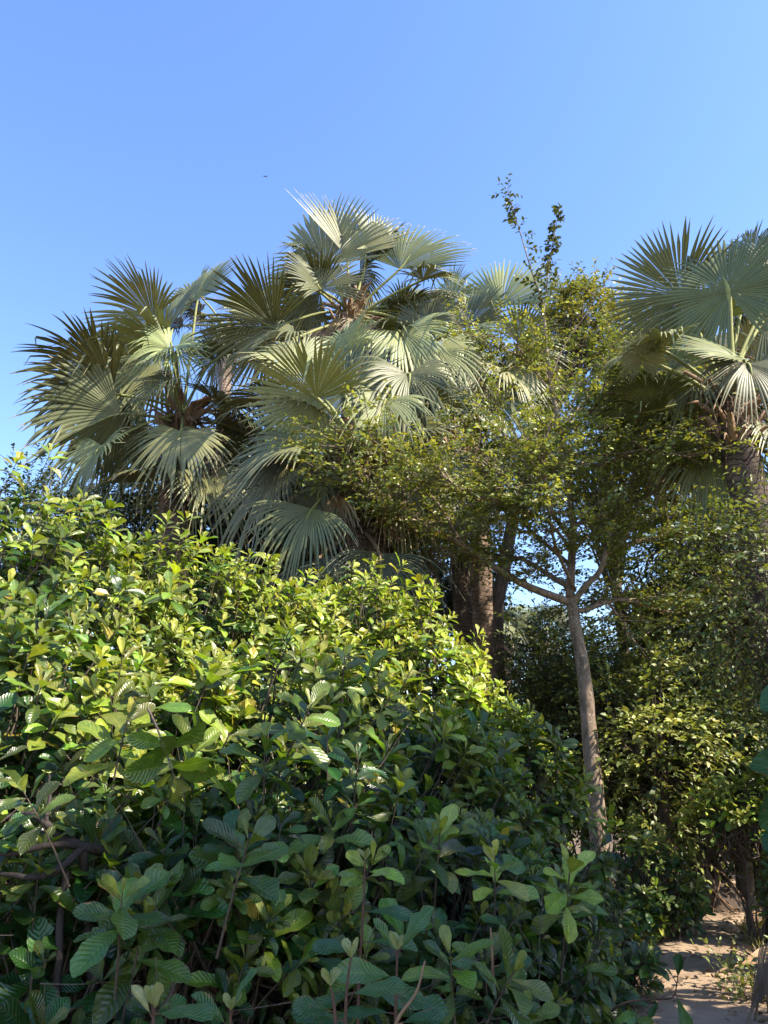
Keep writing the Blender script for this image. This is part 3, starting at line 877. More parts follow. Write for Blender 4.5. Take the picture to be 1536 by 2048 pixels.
palm('small far palm whose yellowish fan shows right of the trunks', (1020, 1262), 24.0,
     [(1015, 1300, 0), (1010, 1420, 0)], .2,
     [(1022, 1250, -.5, 330, .3, 55, 80, (0, -1, .5), dict(droop=.4)), (1018, 1252, -.5, 280, .3, 50, 90, (0, -1, .5), dict(droop=.4)),
      (1005, 1248, 0, 150, .1, 55, 110, T_), (1040, 1240, 0, 60, .1, 45, 110, T_)], M_PALMT, nfill=8, fill_R=1.0, ndead=3, boots=False)
palm('hazy distant palm in the gap beside the slender tree', (1085, 1262), 34.0,
     [(1085, 1300, 0), (1085, 1400, 0)], .2,
     [(1060, 1245, 0, 140, .1, 40, 130, T_), (1110, 1240, 0, 40, .1, 42, 130, T_), (1085, 1232, 0, 90, .1, 36, 130, T_)], M_PALMT, nfill=10, fill_R=1.1, ndead=2, boots=False)

# ------------------------------------------------------------------ small-leaved trees
def sprays(mbl, mbw, p0, dr, ln, leafL, nl, col, kind='small', droop=.15, tw=.004, wid=1.0, up=(0, 0, 1), cvar=.3):
    """twigs p0 (T,3), direction, length, each with leaves set alternately on both sides"""
    T = len(p0)
    if not T: return
    dr = nrm(dr)
    tt = np.linspace(0, 1, 4)[None, :, None]
    bend = rng.normal(0, .08, (T, 1, 3)) + A(0, 0, -droop)
    pts = p0[:, None] + dr[:, None] * tt * ln[:, None, None] + bend * tt ** 2 * ln[:, None, None]
    if mbw is not None:
        tubes(mbw, pts, np.broadcast_to(np.linspace(tw, tw * .3, 4), (T, 4)), 3, A(.12, .08, .06))
    i = np.arange(nl)[None]
    s = (i + .8 + rng.uniform(-.3, .3, (T, nl))) / nl
    pos = p0[:, None] + dr[:, None] * (s * ln[:, None])[..., None] + bend * (s ** 2 * ln[:, None])[..., None]
    sd = nrm(np.cross(dr, A(*up) + rng.normal(0, .35, (T, 3))))
    sg = np.where(i % 2 == 0, 1.0, -1.0)
    d = nrm(dr[:, None] * .75 + sd[:, None] * sg[..., None] * .85 + rng.normal(0, .25, (T, nl, 3)) + A(0, 0, -.12))
    nn = nrm(A(*up) + A(.3, -.3, 0) + rng.normal(0, .42, (T, nl, 3)))
    L = leafL * rng.uniform(.65, 1.2, (T, nl))
    c = col[:, None] * rng.uniform(1 - cvar, 1 + cvar, (T, nl, 1)) * (1 + rng.normal(0, .06, (T, nl, 3)))
    keep = rng.random((T, nl)) > .08
    leaves(mbl, kind, pos[keep], d[keep], nn[keep], L[keep], np.clip(c[keep], .004, .6), fold=.3, wave=0, wid=wid)


def bumpy(path, amp):
    return path + np.cumsum(rng.normal(0, amp, path.shape), 0) * np.linspace(0, 1, len(path))[:, None]


# the slender tree in front of the palms
def slender_tree():
    d0 = 11.0
    q = lambda L: [P(x, y, d0 + z * 1.25) for x, y, z in L]
    base = P(1222, 1830, d0); base[2] = 0
    root = thing('slender_tree', 'slender pale trunked tree with an airy crown of tiny leaves in front of the palms', 'tree', base)
    tr = smoothpath([base - A(0, 0, .1)] + q([(1203, 1715, 0), (1192, 1610, 0), (1180, 1480, 0), (1168, 1350, 0), (1152, 1260, 0), (1140, 1195, 0)]), 50)
    trl = smoothpath(q([(1140, 1195, 0), (1143, 1120, .05), (1146, 1050, .1), (1133, 950, .1), (1118, 850, .05), (1098, 740, 0), (1088, 650, 0), (1080, 590, 0)]), 40)
    mw = MB()
    tubes(mw, tr, np.linspace(.142, .072, 50) * (1 + .03 * np.sin(np.arange(50) * 1.1) + rng.normal(0, .012, 50)) * np.r_[np.linspace(1.25, 1, 6), np.ones(44)], 16, A(.3, .2, .15))
    limbs = [(trl, .068, .018)]
    L = lambda pts, r0, r1, n=24: limbs.append((smoothpath(q(pts), n), r0, r1))
    L([(1140, 1205, 0), (1078, 1182, -.2), (1037, 1163, -.35), (983, 1131, -.6), (925, 1091, -.8), (850, 1052, -1.0), (790, 1028, -1.2), (735, 985, -1.3), (660, 935, -1.4)], .062, .012, 34)
    L([(1138, 1172, 0), (1110, 1158, .1), (1078, 1137, .3), (1037, 1116, .5), (965, 1102, .8), (890, 1055, 1.0), (820, 990, 1.2)], .05, .01)
    L([(1145, 1215, 0), (1165, 1221, .1), (1215, 1203, .2), (1252, 1199, .4), (1293, 1213, .6), (1355, 1224, .8), (1440, 1215, 1.0), (1520, 1180, 1.2)], .045, .01, 30)
    L([(1143, 1212, 0), (1169, 1174, -.1), (1198, 1145, -.15), (1212, 1100, -.2), (1232, 1030, -.2), (1262, 960, -.2), (1274, 898, -.2), (1252, 831, -.3), (1243, 764, -.3)], .05, .01, 34)
    L([(1215, 1203, .2), (1235, 1230, .3), (1275, 1290, .5), (1320, 1340, .6)], .025, .006)
    L([(1150, 1050, .1), (1230, 1020, -.2), (1310, 985, -.4), (1390, 930, -.6), (1450, 880, -.7), (1500, 825, -.8)], .035, .006)
    L([(1145, 1080, .1), (1085, 1000, -.3), (1046, 920, -.4), (1002, 862, -.5), (975, 810, -.5)], .04, .006)
    L([(1120, 860, .05), (1170, 800, .3), (1200, 740, .4), (1225, 690, .5)], .028, .005)
    L([(1133, 950, .1), (1200, 900, .5), (1290, 830, .7), (1350, 790, .7)], .03, .005)
    L([(1110, 800, .05), (1060, 730, -.1), (1010, 700, -.2), (960, 690, -.3)], .02, .004)
    L([(1100, 760, 0), (1130, 690, -.1), (1180, 620, -.2), (1195, 580, -.3)], .016, .003)
    L([(1146, 1100, .1), (1200, 1060, 1.0), (1300, 1050, 1.4), (1400, 1010, 1.7)], .03, .005)
    L([(1140, 1130, .1), (1060, 1060, 1.0), (980, 980, 1.5), (900, 900, 1.7), (870, 830, 1.7)], .035, .005)
    L([(1212, 1100, -.2), (1290, 1080, .5), (1370, 1070, .9), (1450, 1050, 1.1), (1520, 1040, 1.2)], .028, .005)
    L([(925, 1091, -.8), (870, 1000, -1.0), (800, 940, -1.1), (730, 900, -1.2), (660, 895, -1.2)], .022, .005)
    L([(1145, 1100, .1), (1090, 1040, -.9), (1010, 1010, -1.4), (930, 980, -1.7), (860, 930, -1.8)], .028, .005)
    L([(1150, 1180, 0), (1110, 1090, -.8), (1090, 980, -1.2), (1085, 900, -1.4), (1100, 830, -1.4)], .028, .005)
    L([(1440, 1215, 1.0), (1480, 1300, 1.2), (1510, 1400, 1.3)], .014, .004)
    L([(1232, 1030, -.2), (1280, 950, .3), (1340, 880, .6), (1400, 820, .8), (1440, 780, .9)], .028, .005)
    L([(1133, 950, .1), (1200, 930, -.6), (1270, 900, -1.0), (1340, 900, -1.2), (1400, 905, -1.3)], .028, .005)
    L([(1120, 870, .05), (1165, 840, -.5), (1210, 790, -.8), (1260, 770, -.9)], .022, .005)
    L([(1274, 898, -.2), (1320, 960, .4), (1380, 990, .8), (1450, 980, 1.0)], .022, .005)
    # two bare-ish leaders above the crown
    lead = [smoothpath(q([(1080, 590, 0), (1060, 532, -.1), (1036, 450, -.15), (1022, 405, -.2), (1014, 368, -.2)]), 26),
            smoothpath(q([(1088, 620, 0), (1100, 519, .1), (1109, 470, .1), (1120, 412, .1)]), 26)]
    mb_l = MB()
    allp0, alld, alll = [], [], []
    for li, (p, r0, r1) in enumerate(limbs):
        p = bumpy(p, .004)
        tubes(mw, p, np.linspace(r0, r1, len(p)), 9, A(.3, .2, .15))
        ll = np.linalg.norm(np.diff(p, axis=0), axis=1).sum()
        m = int(ll * (12 if li else 9) * (.12 if r0 < .018 else 1))
        t0 = rng.uniform(.22 if li else .3, 1, m)
        if li == 0: t0 = t0[t0 < .72]; m = len(t0)
        idx = (t0 * (len(p) - 1)).astype(int)
        tang = nrm(p[np.minimum(idx + 1, len(p) - 1)] - p[np.maximum(idx - 1, 0)])
        dr = nrm(tang * .6 + rng.normal(0, 1, (m, 3)) * A(1, .9, .24) + A(0, 0, .14))
        l = rng.uniform(.42, 1.15, m) * (1.05 - .35 * t0)
        K = 7
        tt = np.linspace(0, 1, K)[None, :, None]
        pts = p[idx][:, None] + dr[:, None] * tt * l[:, None, None] + rng.normal(0, .014, (m, K, 3)).cumsum(1) + A(0, 0, .08) * tt ** 2
        tubes(mw, pts, np.broadcast_to(np.linspace(.010, .003, K), (m, K)), 4, A(.2, .13, .1))
        for r_ in range(9):
            k = rng.integers(1, K, m)
            b = pts[np.arange(m), k]
            dd = nrm(dr * .8 + rng.normal(0, .8, (m, 3)) * A(1, 1, .26))
            allp0.append(b); alld.append(dd); alll.append(rng.uniform(.2, .48, m))
    p0 = np.concatenate(allp0); dd = np.concatenate(alld); ll = np.concatenate(alll)
    y = rng.random((len(p0), 1)) ** 1.8
    col = A(.12, .155, .042) * (1 - y) + A(.38, .40, .09) * y
    sprays(mb_l, mw, p0, dd, ll, .070, 9, col, 'small', .1, .0028)
    for li, p in enumerate(lead):
        tubes(mw, p, np.linspace(.014, .004, len(p)), 5, A(.1, .07, .05))
        n = 62 if li else 40
        s = rng.uniform(0, 1, n) ** 1.15; idx = (s * (len(p) - 1)).astype(int)
        dr = nrm(rng.normal(0, 1, (n, 3)) * A(1, 1, .3) + A(0, 0, .35))
        sprays(mb_l, mw, p[idx], dr, (rng.uniform(.07, .14, n) if li else rng.uniform(.12, .36, n)) + .3 * np.clip(.45 - s, 0, 1), .092, 6, np.tile(A(.06, .075, .025), (n, 1)), 'small', .0, .0025)
    mw2 = mw
    mw2.build('trunk', M_TREE, root, base)
    mb_l.build('crown', M_SMALL, root, base)
    return root


slender_tree()


def leafy_tree(label, cpx, cpy, d, rx, rz, dens=1.0, leafL=.09, trunk=None, col=(.05, .085, .02), col2=(.14, .17, .03), name='leafy_tree', group='trees behind the palms', ry=None, droop=.3, kind='small', mat=None, twig=.5, down=0.0, gaps=.0, tr=.14, clump=.55):
    c = P(cpx, cpy, d)
    ry = ry or rx
    if trunk is None:
        foot = A(c[0], c[1], 0)
    else:
        foot = P(trunk[-1][0], trunk[-1][1], d); foot[2] = 0
    root = thing(name, label, 'tree', foot, group)
    mw, ml = MB(), MB()
    if trunk is None:
        path = smoothpath([foot - A(0, 0, .1), foot * .5 + c * .5 + A(.1, 0, 0), c - A(0, 0, rz * .4)], 24)
    else:
        path = smoothpath([foot - A(0, 0, .1)] + [P(x, y, d) for x, y in trunk[::-1]] + [c - A(0, 0, rz * .3)], 30)
    tubes(mw, path, np.linspace(tr, tr * .6, len(path)), 10, A(.2, .15, .1))
    # leaf clumps near the surface of an uneven crown
    nc = int(34 * (rx * ry * rz) ** (1 / 3) ** 1 * 2.2 * dens ** .5)
    v = nrm(rng.normal(size=(nc, 3)))
    rad = rng.uniform(.45, 1.0, nc) ** .6 * (1 + .16 * np.sin(v[:, 0] * 6 + c[0]) * np.sin(v[:, 2] * 5))
    cc = c + v * rad[:, None] * A(rx, ry, rz)
    cc = cc[cc[:, 2] > .25]
    nc = len(cc)
    end = path[-1]
    K = 6; tt = np.linspace(0, 1, K)[None, :, None]
    src = path[rng.integers(int(len(path) * .62), len(path), nc)]
    pts = src[:, None] * (1 - tt) + cc[:, None] * tt + rng.normal(0, .05, (nc, K, 3)) * np.sin(tt * math.pi) + A(0, 0, .1) * np.sin(tt * math.pi)
    tubes(mw, pts, np.broadcast_to(np.linspace(tr * .28, .006, K), (nc, K)), 5, A(.16, .12, .09))
    per = int(12 * dens)
    b = np.repeat(cc, per, 0)
    cs = clump * rng.uniform(.6, 1.2, (nc, 1))
    off = rng.normal(0, 1, b.shape) * np.repeat(cs, per, 0) * A(.5, .5, .33)
    b = b + off
    dr = nrm(off + (b - c) * .35 + A(0, 0, .1 - down))
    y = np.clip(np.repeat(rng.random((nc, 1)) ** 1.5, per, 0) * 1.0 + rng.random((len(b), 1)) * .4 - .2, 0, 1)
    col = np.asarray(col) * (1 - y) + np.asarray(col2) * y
    ok = b[:, 2] > .1
    sprays(ml, mw, b[ok], dr[ok], rng.uniform(.6, 1.2, ok.sum()) * twig, leafL, 8, col[ok], kind, droop, .004)
    mw.build('trunk', M_WOOD, root, foot)
    ml.build('crown', mat or M_BACK, root, foot)
    return root


leafy_tree('round crowned leafy tree rising behind the slender tree, with a leaning grey trunk', 1165, 660, 15.5, 1.0, .85, 1.3, .10,
           trunk=[(1060, 900), (1022, 1060), (1006, 1150), (992, 1275)], col=(.13, .14, .045), col2=(.36, .32, .08), tr=.17, clump=.45)
leafy_tree('leafy tree filling the space left of the rightmost palm', 1285, 745, 16.5, .7, .8, 1.6, .10, col=(.10, .115, .035), col2=(.26, .23, .05), clump=.4)
leafy_tree('tree with hanging twigs at the right edge under the rightmost palm', 1500, 1150, 13.5, 1.8, 1.6, 1.3, .09, down=.5, twig=.7, droop=.5, group=None)
leafy_tree('nearer tree draped over the thick palm trunk at the right edge', 1545, 1200, 8.3, .85, 1.2, 1.1, .07, down=.15, twig=.5, droop=.35, group=None, col=(.06, .09, .028), col2=(.24, .26, .07), clump=.4, tr=.05)
leafy_tree('tall tangle of climbing twigs and small leaves right of the slender trunk', 1420, 1300, 13.2, 1.2, 1.6, .9, .095, down=.4, twig=.6, droop=.4, group=None, col=(.07, .10, .03), col2=(.28, .30, .07))
leafy_tree('sunlit bushy tree just right of the slender trunk', 1300, 1480, 12.0, 1.0, 1.15, 1.0, .10, group=None, col=(.09, .12, .032), col2=(.38, .39, .10), clump=.45)
leafy_tree('olive green tree seen through the crown of the slender tree', 1200, 930, 16.0, 1.35, 1.25, 1.0, .09, col=(.13, .15, .045), col2=(.34, .32, .08), clump=.6)
leafy_tree('thin feathery tree in the sky gap right of the slender trunk', 1290, 1190, 15.0, 1.0, 1.0, .35, .06, twig=.6)
leafy_tree('dark rounded tree in the gap left of the slender trunk', 1085, 1350, 16.0, 1.15, 1.1, 1.2, .09, col=(.06, .09, .03), col2=(.16, .20, .05))
leafy_tree('dark green bushy tree behind the foot of the slender tree', 1150, 1480, 14.5, 1.3, 1.4, 1.2, .09, col=(.07, .10, .03), col2=(.22, .25, .05))
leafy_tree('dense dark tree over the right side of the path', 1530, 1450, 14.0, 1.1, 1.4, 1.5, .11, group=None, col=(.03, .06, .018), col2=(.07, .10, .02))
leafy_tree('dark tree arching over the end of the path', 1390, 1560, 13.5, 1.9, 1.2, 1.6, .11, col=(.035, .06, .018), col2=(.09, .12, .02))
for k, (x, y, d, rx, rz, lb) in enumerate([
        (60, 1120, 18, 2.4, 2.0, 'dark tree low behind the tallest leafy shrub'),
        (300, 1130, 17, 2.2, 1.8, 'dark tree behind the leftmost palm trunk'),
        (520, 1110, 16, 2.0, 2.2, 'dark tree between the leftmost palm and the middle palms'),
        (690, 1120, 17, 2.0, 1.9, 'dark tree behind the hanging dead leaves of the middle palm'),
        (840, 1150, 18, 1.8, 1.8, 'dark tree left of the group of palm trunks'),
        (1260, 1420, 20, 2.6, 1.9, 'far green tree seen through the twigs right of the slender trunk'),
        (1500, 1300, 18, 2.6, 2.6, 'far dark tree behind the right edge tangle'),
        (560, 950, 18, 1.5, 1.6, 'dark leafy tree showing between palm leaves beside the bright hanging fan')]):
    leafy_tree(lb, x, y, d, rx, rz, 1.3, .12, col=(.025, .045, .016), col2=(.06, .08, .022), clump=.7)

# ------------------------------------------------------------------ right side of the path
SP2 = [
    (1470, 1540, 9.8, .7, .15, 'mid', 1.2, 1.0, 'pale sunlit shrub above the far end of the path'),
    (1290, 1640, 10.2, .6, .15, 'mid', 1.0, .5, 'shrub with sun flecks beside the slender trunk'),
    (1600, 1560, 8.25, .5, .16, 'mid', 1.2, .2, 'shaded shrub on the right bank of the path'),
    (1275, 1790, 10.2, .5, .15, 'mid', 1.0, .3, 'small shrub at the left rim of the path, far end'),
]
S2 = [shrub_shape(*s[:4]) for s in SP2]
SHRUBS += S2
for s, sp in zip(SP2, S2):
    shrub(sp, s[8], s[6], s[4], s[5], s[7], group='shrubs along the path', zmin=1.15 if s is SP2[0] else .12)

# ------------------------------------------------------------------ tall growth along the right, outside the frame: it shades the near bushes
for x, y, r, h, lb in ((5.7, 4.4, 1.3, 8.0, 'tall leafy shrub standing right of the path near the viewer'),
                       (5.7, 2.6, 1.5, 8.1, 'tall leafy shrub on the right, beside where the viewer stands'),
                       (5.6, 0.2, 1.5, 8.1, 'tall leafy shrub on the right, behind where the viewer stands'),
                       ):
    sp = dict(c=A(x, y, h * .46), r=A(r, r, h * .54), h=h, d=y)
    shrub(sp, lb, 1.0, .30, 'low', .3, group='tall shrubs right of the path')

for x, y, r, h, lb in ((4.5, 5.5, .6, 2.4, 'unseen low shrub added to shade the path near the viewer'),
                       (5.6, 9.7, .9, 3.0, 'unseen low shrub added to shade the path beyond the sunny strip')):
    sp = dict(c=A(x, y, h * .46), r=A(r, r, h * .54), h=h, d=y)  # low shrubs out of view, put in to shade the path
    shrub(sp, lb, 1.1, .24, 'low', .2, group='unseen low shrubs added for shade')


# ------------------------------------------------------------------ near plants with single large leaves
def sapling(label, path, d, leafspec, r0=.0062, col=(.10, .052, .035), L0=.16, tipbud=True, kind='big', tint=None):
    """an upright reddish stem with few leaves; path in photo pixels from top to bottom"""
    pts = [P(x, y, d + dd) for x, y, dd in path]
    foot = pts[-1].copy()
    root = thing('sapling', label, 'plant', foot, 'thin stemmed saplings in front of the bushes')
    m = MB()
    p = smoothpath(pts, 26)
    tubes(m, p, np.linspace(r0 * .45, r0, 26) * (1 + .12 * (np.arange(26) % 4 == 0)), 7, A(*col))
    ml = MB()
    for t, side, ang, L, c in leafspec:
        i = int(t * 25)
        st = p[i]
        dv = nrm(A(side * math.cos(math.radians(ang)), -rng.uniform(.1, .5), math.sin(math.radians(ang))))
        e = st + dv * .025
        tubes(m, np.array([st, e]), np.array([.003, .002]), 4, A(*col))
        cc = {'d': G_MAT * 1.1, 'm': A(.07, .14, .03), 'l': A(.17, .25, .05), 'p': A(.34, .33, .16)}[c]
        leaves(ml, kind, e[None], dv[None], nrm(A(-side * .25, -.55, .8) + rng.normal(0, .15, 3))[None], A(L), cc * rng.uniform(.85, 1.15), bend=A(rng.uniform(.1, .4)))
    if tipbud:
        n = 6
        a = rng.uniform(0, 6.28, n)
        dv = nrm(np.stack([np.cos(a) * .6, np.sin(a) * .6, np.ones(n)], -1))
        leaves(ml, 'low', np.tile(p[0], (n, 1)), dv, nrm(A(0, -.6, .3) + rng.normal(0, .3, (n, 3))), rng.uniform(.03, .06, n), A(.32, .33, .12), bend=rng.uniform(0, .3, n))
    m.build('stem', M_STEM, root, foot)
    ml.build('leaves', M_BUSH, root, foot)


sapling('tall straight reddish sapling with a pale bud cluster at its tip', [(730, 1720, 0), (726, 1830, 0), (718, 1960, .02), (715, 2110, .03)], 2.9,
        [(.12, -1, 20, .07, 'l'), (.14, 1, 25, .07, 'l'), (.35, 1, 10, .16, 'd'), (.5, 1, 5, .17, 'm'), (.55, -1, 10, .15, 'd'), (.72, -1, -5, .15, 'd'), (.7, 1, -10, .2, 'm'), (.9, -1, 10, .16, 'd')])
sapling('thin sapling with tan buds left of the tall straight one', [(702, 1915, 0), (694, 1975, 0), (690, 2060, 0), (690, 2120, 0)], 2.5,
        [(.4, 1, 15, .15, 'm'), (.6, -1, 20, .13, 'd')])
sapling('short tan tipped stem poking up at the bottom between dark leaves', [(661, 1972, 0), (668, 2010, 0), (675, 2100, 0)], 2.45, [(.6, -1, 20, .1, 'd')])
sapling('stem with pale furled brown leaf at the bottom edge', [(305, 2010, 0), (308, 2050, 0), (312, 2110, 0)], 2.3,
        [(.25, 1, 8, .155, 'm'), (.35, -1, 100, .07, 'p'), (.4, -1, 60, .08, 'p')])
sapling('low stem with one upright leaf at the bottom edge', [(462, 2020, 0), (460, 2060, 0), (458, 2110, 0)], 2.4,
        [(.2, 1, 70, .13, 'm'), (.5, -1, 50, .12, 'd')])
sapling('stem with an upright leaf near the snapped twig', [(795, 1900, 0), (792, 1990, 0), (790, 2100, 0)], 2.7,
        [(.05, 1, 55, .15, 'm'), (.1, -1, 60, .11, 'm'), (.35, -1, 15, .17, 'm'), (.55, 1, -5, .14, 'd'), (.7, -1, 10, .15, 'd')])
sapling('snapped leafless twig leaning up at the bottom', [(850, 1922, 0), (832, 1985, 0), (795, 2040, 0), (780, 2110, 0)], 2.6,
        [(.75, 1, 20, .12, 'd')], tipbud=False, col=(.25, .15, .09))
sapling('bare cut stem among the leaves right of the saplings', [(981, 1855, 0), (984, 1900, 0), (986, 1960, 0)], 3.1,
        [(.9, -1, 25, .14, 'm'), (.8, 1, 20, .12, 'd')], tipbud=False, col=(.28, .17, .10))
sapling('twig with a single hanging leaf reaching over the path', [(1355, 1962, 0), (1345, 1995, 0), (1310, 1998, .05), (1240, 2010, .1), (1190, 2060, .15)], 4.2,
        [(.02, 1, 85, .10, 'd'), (.06, -1, 60, .06, 'm'), (.18, 1, -80, .15, 'm'), (.45, -1, -40, .08, 'd')], r0=.006, tipbud=False)

# knotty bare boughs in the dark at the left edge
foot = P(170, 1720, 3.3); foot[2] = 0
root = thing('bare_bough', 'knotty grey brown bough with bare forks in the dark at the left edge', 'branch', foot)
m = MB()
for path, r0, r1 in (([(330, 1750, .4), (240, 1712, .2), (160, 1690, 0), (110, 1665, 0), (70, 1630, 0), (20, 1640, 0)], .030, .014),
                     ([(160, 1690, 0), (95, 1690, -.1), (30, 1705, -.1), (-30, 1700, -.1)], .018, .010),
                     ([(160, 1700, 0), (110, 1745, -.1), (60, 1760, -.1), (-20, 1750, -.1)], .020, .010),
                     ([(92, 1640, 0), (95, 1590, 0), (90, 1540, 0)], .012, .006),
                     ([(135, 1715, 0), (128, 1770, 0), (118, 1840, 0), (110, 1990, 0)], .016, .018),
                     ([(165, 1700, 0), (172, 1780, .1), (180, 1900, .1), (190, 2200, .1)], .02, .03)):
    p = smoothpath([P(x, y, 3.2 + z) for x, y, z in path], 22)
    tubes(m, bumpy(p, .003), np.linspace(r0, r1, 22) * .8, 8, A(.2, .15, .1))
for o in (m.build('bough', bark_mat('knotty_bark', (.022, .018, .016), (.065, .052, .045), 0, 16, .6), root, foot),): pass

# big round leaves hanging in from the right edge, close to the viewer
foot = P(1760, 1600, 2.3); foot[2] = 0
root = thing('round_leaved_shrub', 'close shrub whose large round leaves hang in at the right edge', 'shrub', foot)
m, ml = MB(), MB()
q = [P(1760, 2100, 2.3), P(1740, 1800, 2.25), P(1700, 1550, 2.2), P(1680, 1350, 2.15)]
st = smoothpath([foot] + q, 24); tubes(m, st, np.linspace(.018, .008, 24), 8, A(.2, .12, .08))
for x, y, a, L in ((1612, 1385, 190, .14), (1620, 1470, 180, .12), (1622, 1540, 172, .16), (1622, 1600, 200, .17), (1628, 1672, 185, .15), (1630, 1420, 160, .13), (1660, 1740, 215, .13), (1660, 1440, 200, .16), (1670, 1600, 170, .16)):
    b = P(x, y, 2.15 + rng.uniform(-.1, .15))
    j = st[np.argmin(np.linalg.norm(st - b, axis=1))]
    tubes(m, smoothpath([j, (j + b) / 2 + A(0, 0, .02), b], 6), np.linspace(.006, .003, 6), 5, A(.2, .14, .07))
    leaves(ml, 'round', b[None], unit(a, .2)[None], nrm(A(rng.normal(0, .3), -1, .5))[None], A(L), A(.028, .085, .026) * rng.uniform(.8, 1.2), bend=A(rng.uniform(.1, .35)), wave=.015)
m.build('stem', M_STEM, root, foot); ml.build('leaves', leaf_mat('round_leaf', .5, True, .25, .35, 7), root, foot)

# dry palm leaves lying in a heap at the right edge of the path
for k, (hx, hy, dd, a, fw, Rr, thm, lb) in enumerate([
        (1500, 2030, 0, 50, -.3, .62, 13, 'grey dry palm leaf leaning upright on the right bank, lowest of the heap'),
        (1515, 2010, .1, 62, -.2, .66, 12, 'brown dry palm leaf standing at the very right edge of the picture'),
        (1480, 1930, 1.2, 15, -.2, .6, 14, 'flat dry palm leaf lying beside the path, farthest of the heap'),
        (1540, 2060, -.2, 72, .0, .7, 14, 'dark dry palm leaf in the bottom right corner')]):
    h = P(hx, hy, 6.5 + dd); h[2] = max(h[2], .05)
    root = thing('dry_palm_leaf', lb, 'fallen leaf', (h[0], h[1], 0), 'dry palm leaves heaped by the path')
    frond(root, h, h - unit(a, fw) * .35 + A(.05, 0, .02), unit(a, fw), A(-.6, -1, .4), Rr, thm, droop=.3, shag=.25, fold=.4, dead=True, fuse=.4, nseg=15, name='blade', thick=.012, col=A(.15, .085, .045))

# sunny weeds on the right bank
root_p = P(1505, 1925, 7.3); root_p[2] = 0
ml, mw = MB(), MB()
root = thing('weed_clump', 'pale sunlit weed clump growing out of the dry palm leaves', 'plant', root_p)
n = 60
p0 = root_p + rng.normal(0, 1, (n, 3)) * A(.16, .16, 0) + A(0, 0, .02)
dr = nrm(rng.normal(0, .45, (n, 3)) + A(0, 0, 1))
sprays(ml, mw, p0, dr, rng.uniform(.2, .5, n), .055, 8, np.tile(A(.20, .22, .07), (n, 1)), 'small', .1, .002)
mw.build('stems', M_STEM, root, root_p); ml.build('leaves', M_SMALL, root, root_p)

# brown rooty mound where the path bends away
mp = P(1405, 1790, 12.5); mp[2] = 0
th = np.linspace(0, 2 * math.pi, 40, endpoint=False); rr = np.linspace(0, 1, 16)
TH, RR = np.meshgrid(th, rr, indexing='ij')
hgt = .62 * np.clip(1 - RR ** 2, 0, 1) ** .8 * (1 + .18 * np.sin(3 * TH + 1) + .1 * np.sin(7 * TH)) * (1 + .12 * np.sin(RR * 14 + TH * 4))
V = np.stack([mp[0] + RR * np.cos(TH) * .62, mp[1] + RR * np.sin(TH) * .5, hgt - .06], -1)
k, j = np.meshgrid(np.arange(40), np.arange(15), indexing='ij')
Q = np.stack([k * 16 + j, ((k + 1) % 40) * 16 + j, ((k + 1) % 40) * 16 + j + 1, k * 16 + j + 1], -1).reshape(-1, 4)
m = MB(); m.add(V, Q[:, ::-1])
root = thing('earth_mound', 'brown rooty earth mound where the path bends out of sight', 'mound', mp)
m.build('mound', bark_mat('rooty_earth', (.03, .022, .016), (.08, .055, .038), 0, 5, .9), root, mp)
m = MB()
for q_ in range(14):
    a = rng.uniform(0, 6.28); s = np.linspace(0, 1, 9)
    rx_ = (.05 + s * .62)[:, None]; aa = a + .5 * np.sin(s * 4 + q_)
    hz = .62 * np.clip(1 - (.05 + s) ** 2, 0, 1) ** .8 - .03
    tubes(m, np.stack([mp[0] + rx_[:, 0] * np.cos(aa), mp[1] + rx_[:, 0] * np.sin(aa) * .8, hz], -1), np.linspace(.025, .008, 9), 5, A(.2, .12, .07))
m.build('roots', M_FIBRE, root, mp)

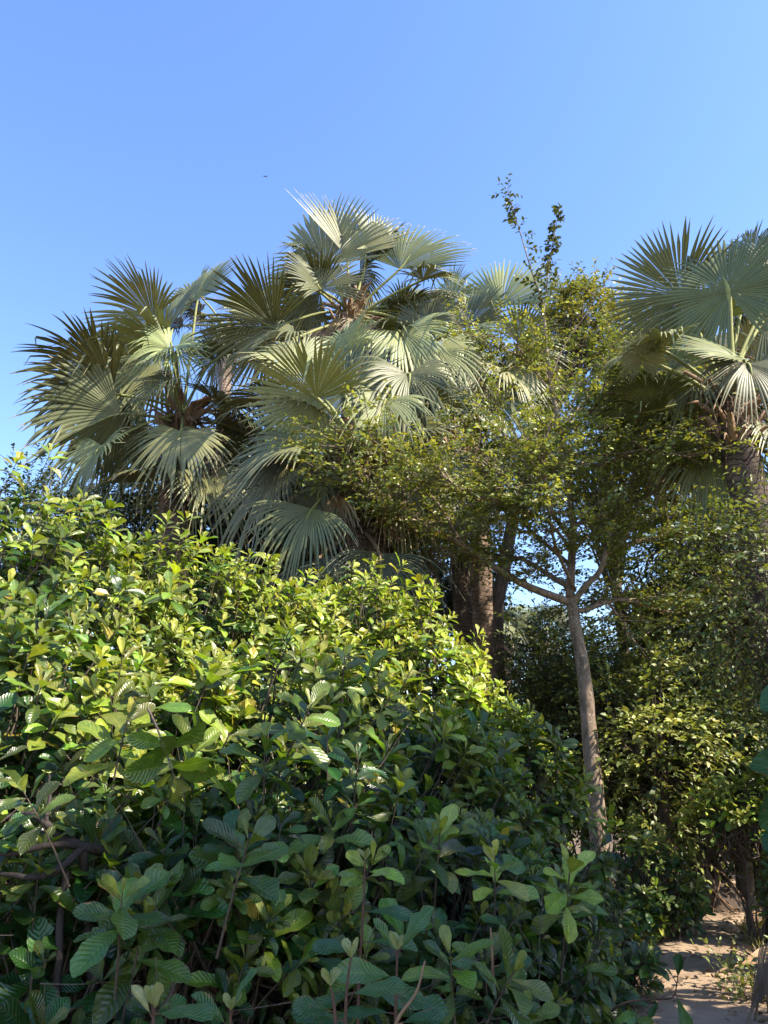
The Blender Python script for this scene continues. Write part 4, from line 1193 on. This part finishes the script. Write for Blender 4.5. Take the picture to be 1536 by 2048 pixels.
# fallen leaves and twigs on the ground: nobody could count them
ml = MB()
n = 2600
t = rng.uniform(0, 1, n); ii = (t * 119).astype(int)
off = rng.choice([-1, 1], n) * (.35 + np.abs(rng.normal(0, .5, n)))
off = np.where(rng.random(n) < .12, rng.uniform(-.5, .5, n), off)
pp = pc[ii] + sd[ii] * off[:, None]; pp[:, 2] = .04
pp[:, 2] = np.where(np.abs(off) > .55, .03, pp[:, 2])
a = rng.uniform(0, 6.28, n)
leaves(ml, 'low', pp, np.stack([np.cos(a), np.sin(a), rng.normal(0, .12, n)], -1), nrm(A(0, 0, 1) + rng.normal(0, .3, (n, 3))), rng.uniform(.03, .11, n), A(.22, .14, .08) * rng.uniform(.4, 1.6, (n, 1)), bend=rng.uniform(-.3, .6, n))
tag(ml.build('leaf_litter', M_STEM), 'dry brown fallen leaves scattered along the sandy path', kind='stuff')
# thin dry grass at the left rim of the path
ml = MB()
n = 500
t = rng.uniform(.52, .72, n); ii = (t * 119).astype(int)
sgn = rng.choice([-1, 1], n)
pp = pc[ii] + sd[ii] * (sgn * (.56 + np.abs(rng.normal(0, .12, n))))[:, None]; pp[:, 2] = 0
dv = nrm(rng.normal(0, .5, (n, 3)) + A(0, 0, 1)); dv[:, 2] = np.abs(dv[:, 2])
leaves(ml, 'low', pp, dv, nrm(rng.normal(0, 1, (n, 3)) * A(1, 1, .1)), rng.uniform(.06, .18, n), A(.30, .27, .10) * rng.uniform(.6, 1.3, (n, 1)), bend=rng.uniform(.2, .9, n), wid=.14)
tag(ml.build('dry_grass', M_SMALL), 'thin dry grass along the rims of the sandy path', kind='stuff')

# ------------------------------------------------------------------ a far bird
bp = P(531, 353, 60)
m = MB()
th = np.linspace(0, 1, 9)
tubes(m, bp + np.stack([(th - .5) * .30, 0 * th, .03 * np.sin(th * 3)], -1), .035 * np.sin(np.linspace(.15, 3.0, 9)) + .002, 8, A(.05, .05, .06))
root = thing('bird', 'tiny dark bird gliding high in the open blue sky', 'bird', bp)
m.build('body', M_STEM, root, bp)
for sgn in (-1, 1):
    m = MB()
    s = np.linspace(0, 1, 6)
    le = bp + np.stack([.02 + .05 * s, sgn * (.02 + .1 * s), .0 + .0 * s], -1)
    tipx = sgn * s * .26
    up = bp + np.stack([tipx, -.04 + 0 * s, .05 * np.sin(s * 2.6)], -1)
    lo = up + np.stack([0 * s - .01, .10 * (1 - s * .75), -.035 * (1 - s * .8)], -1)
    V = np.stack([up, lo, up + A(0, 0, .006), lo + A(0, 0, .006)], 1)
    k = np.arange(5)
    Q = np.concatenate([np.stack([k * 4 + a_, k * 4 + b_, k * 4 + 4 + b_, k * 4 + 4 + a_], -1) for a_, b_ in ((0, 1), (1, 3), (3, 2), (2, 0))])
    m.add(V, Q, A(.05, .05, .06)); m.build('wing', M_STEM, root, bp)
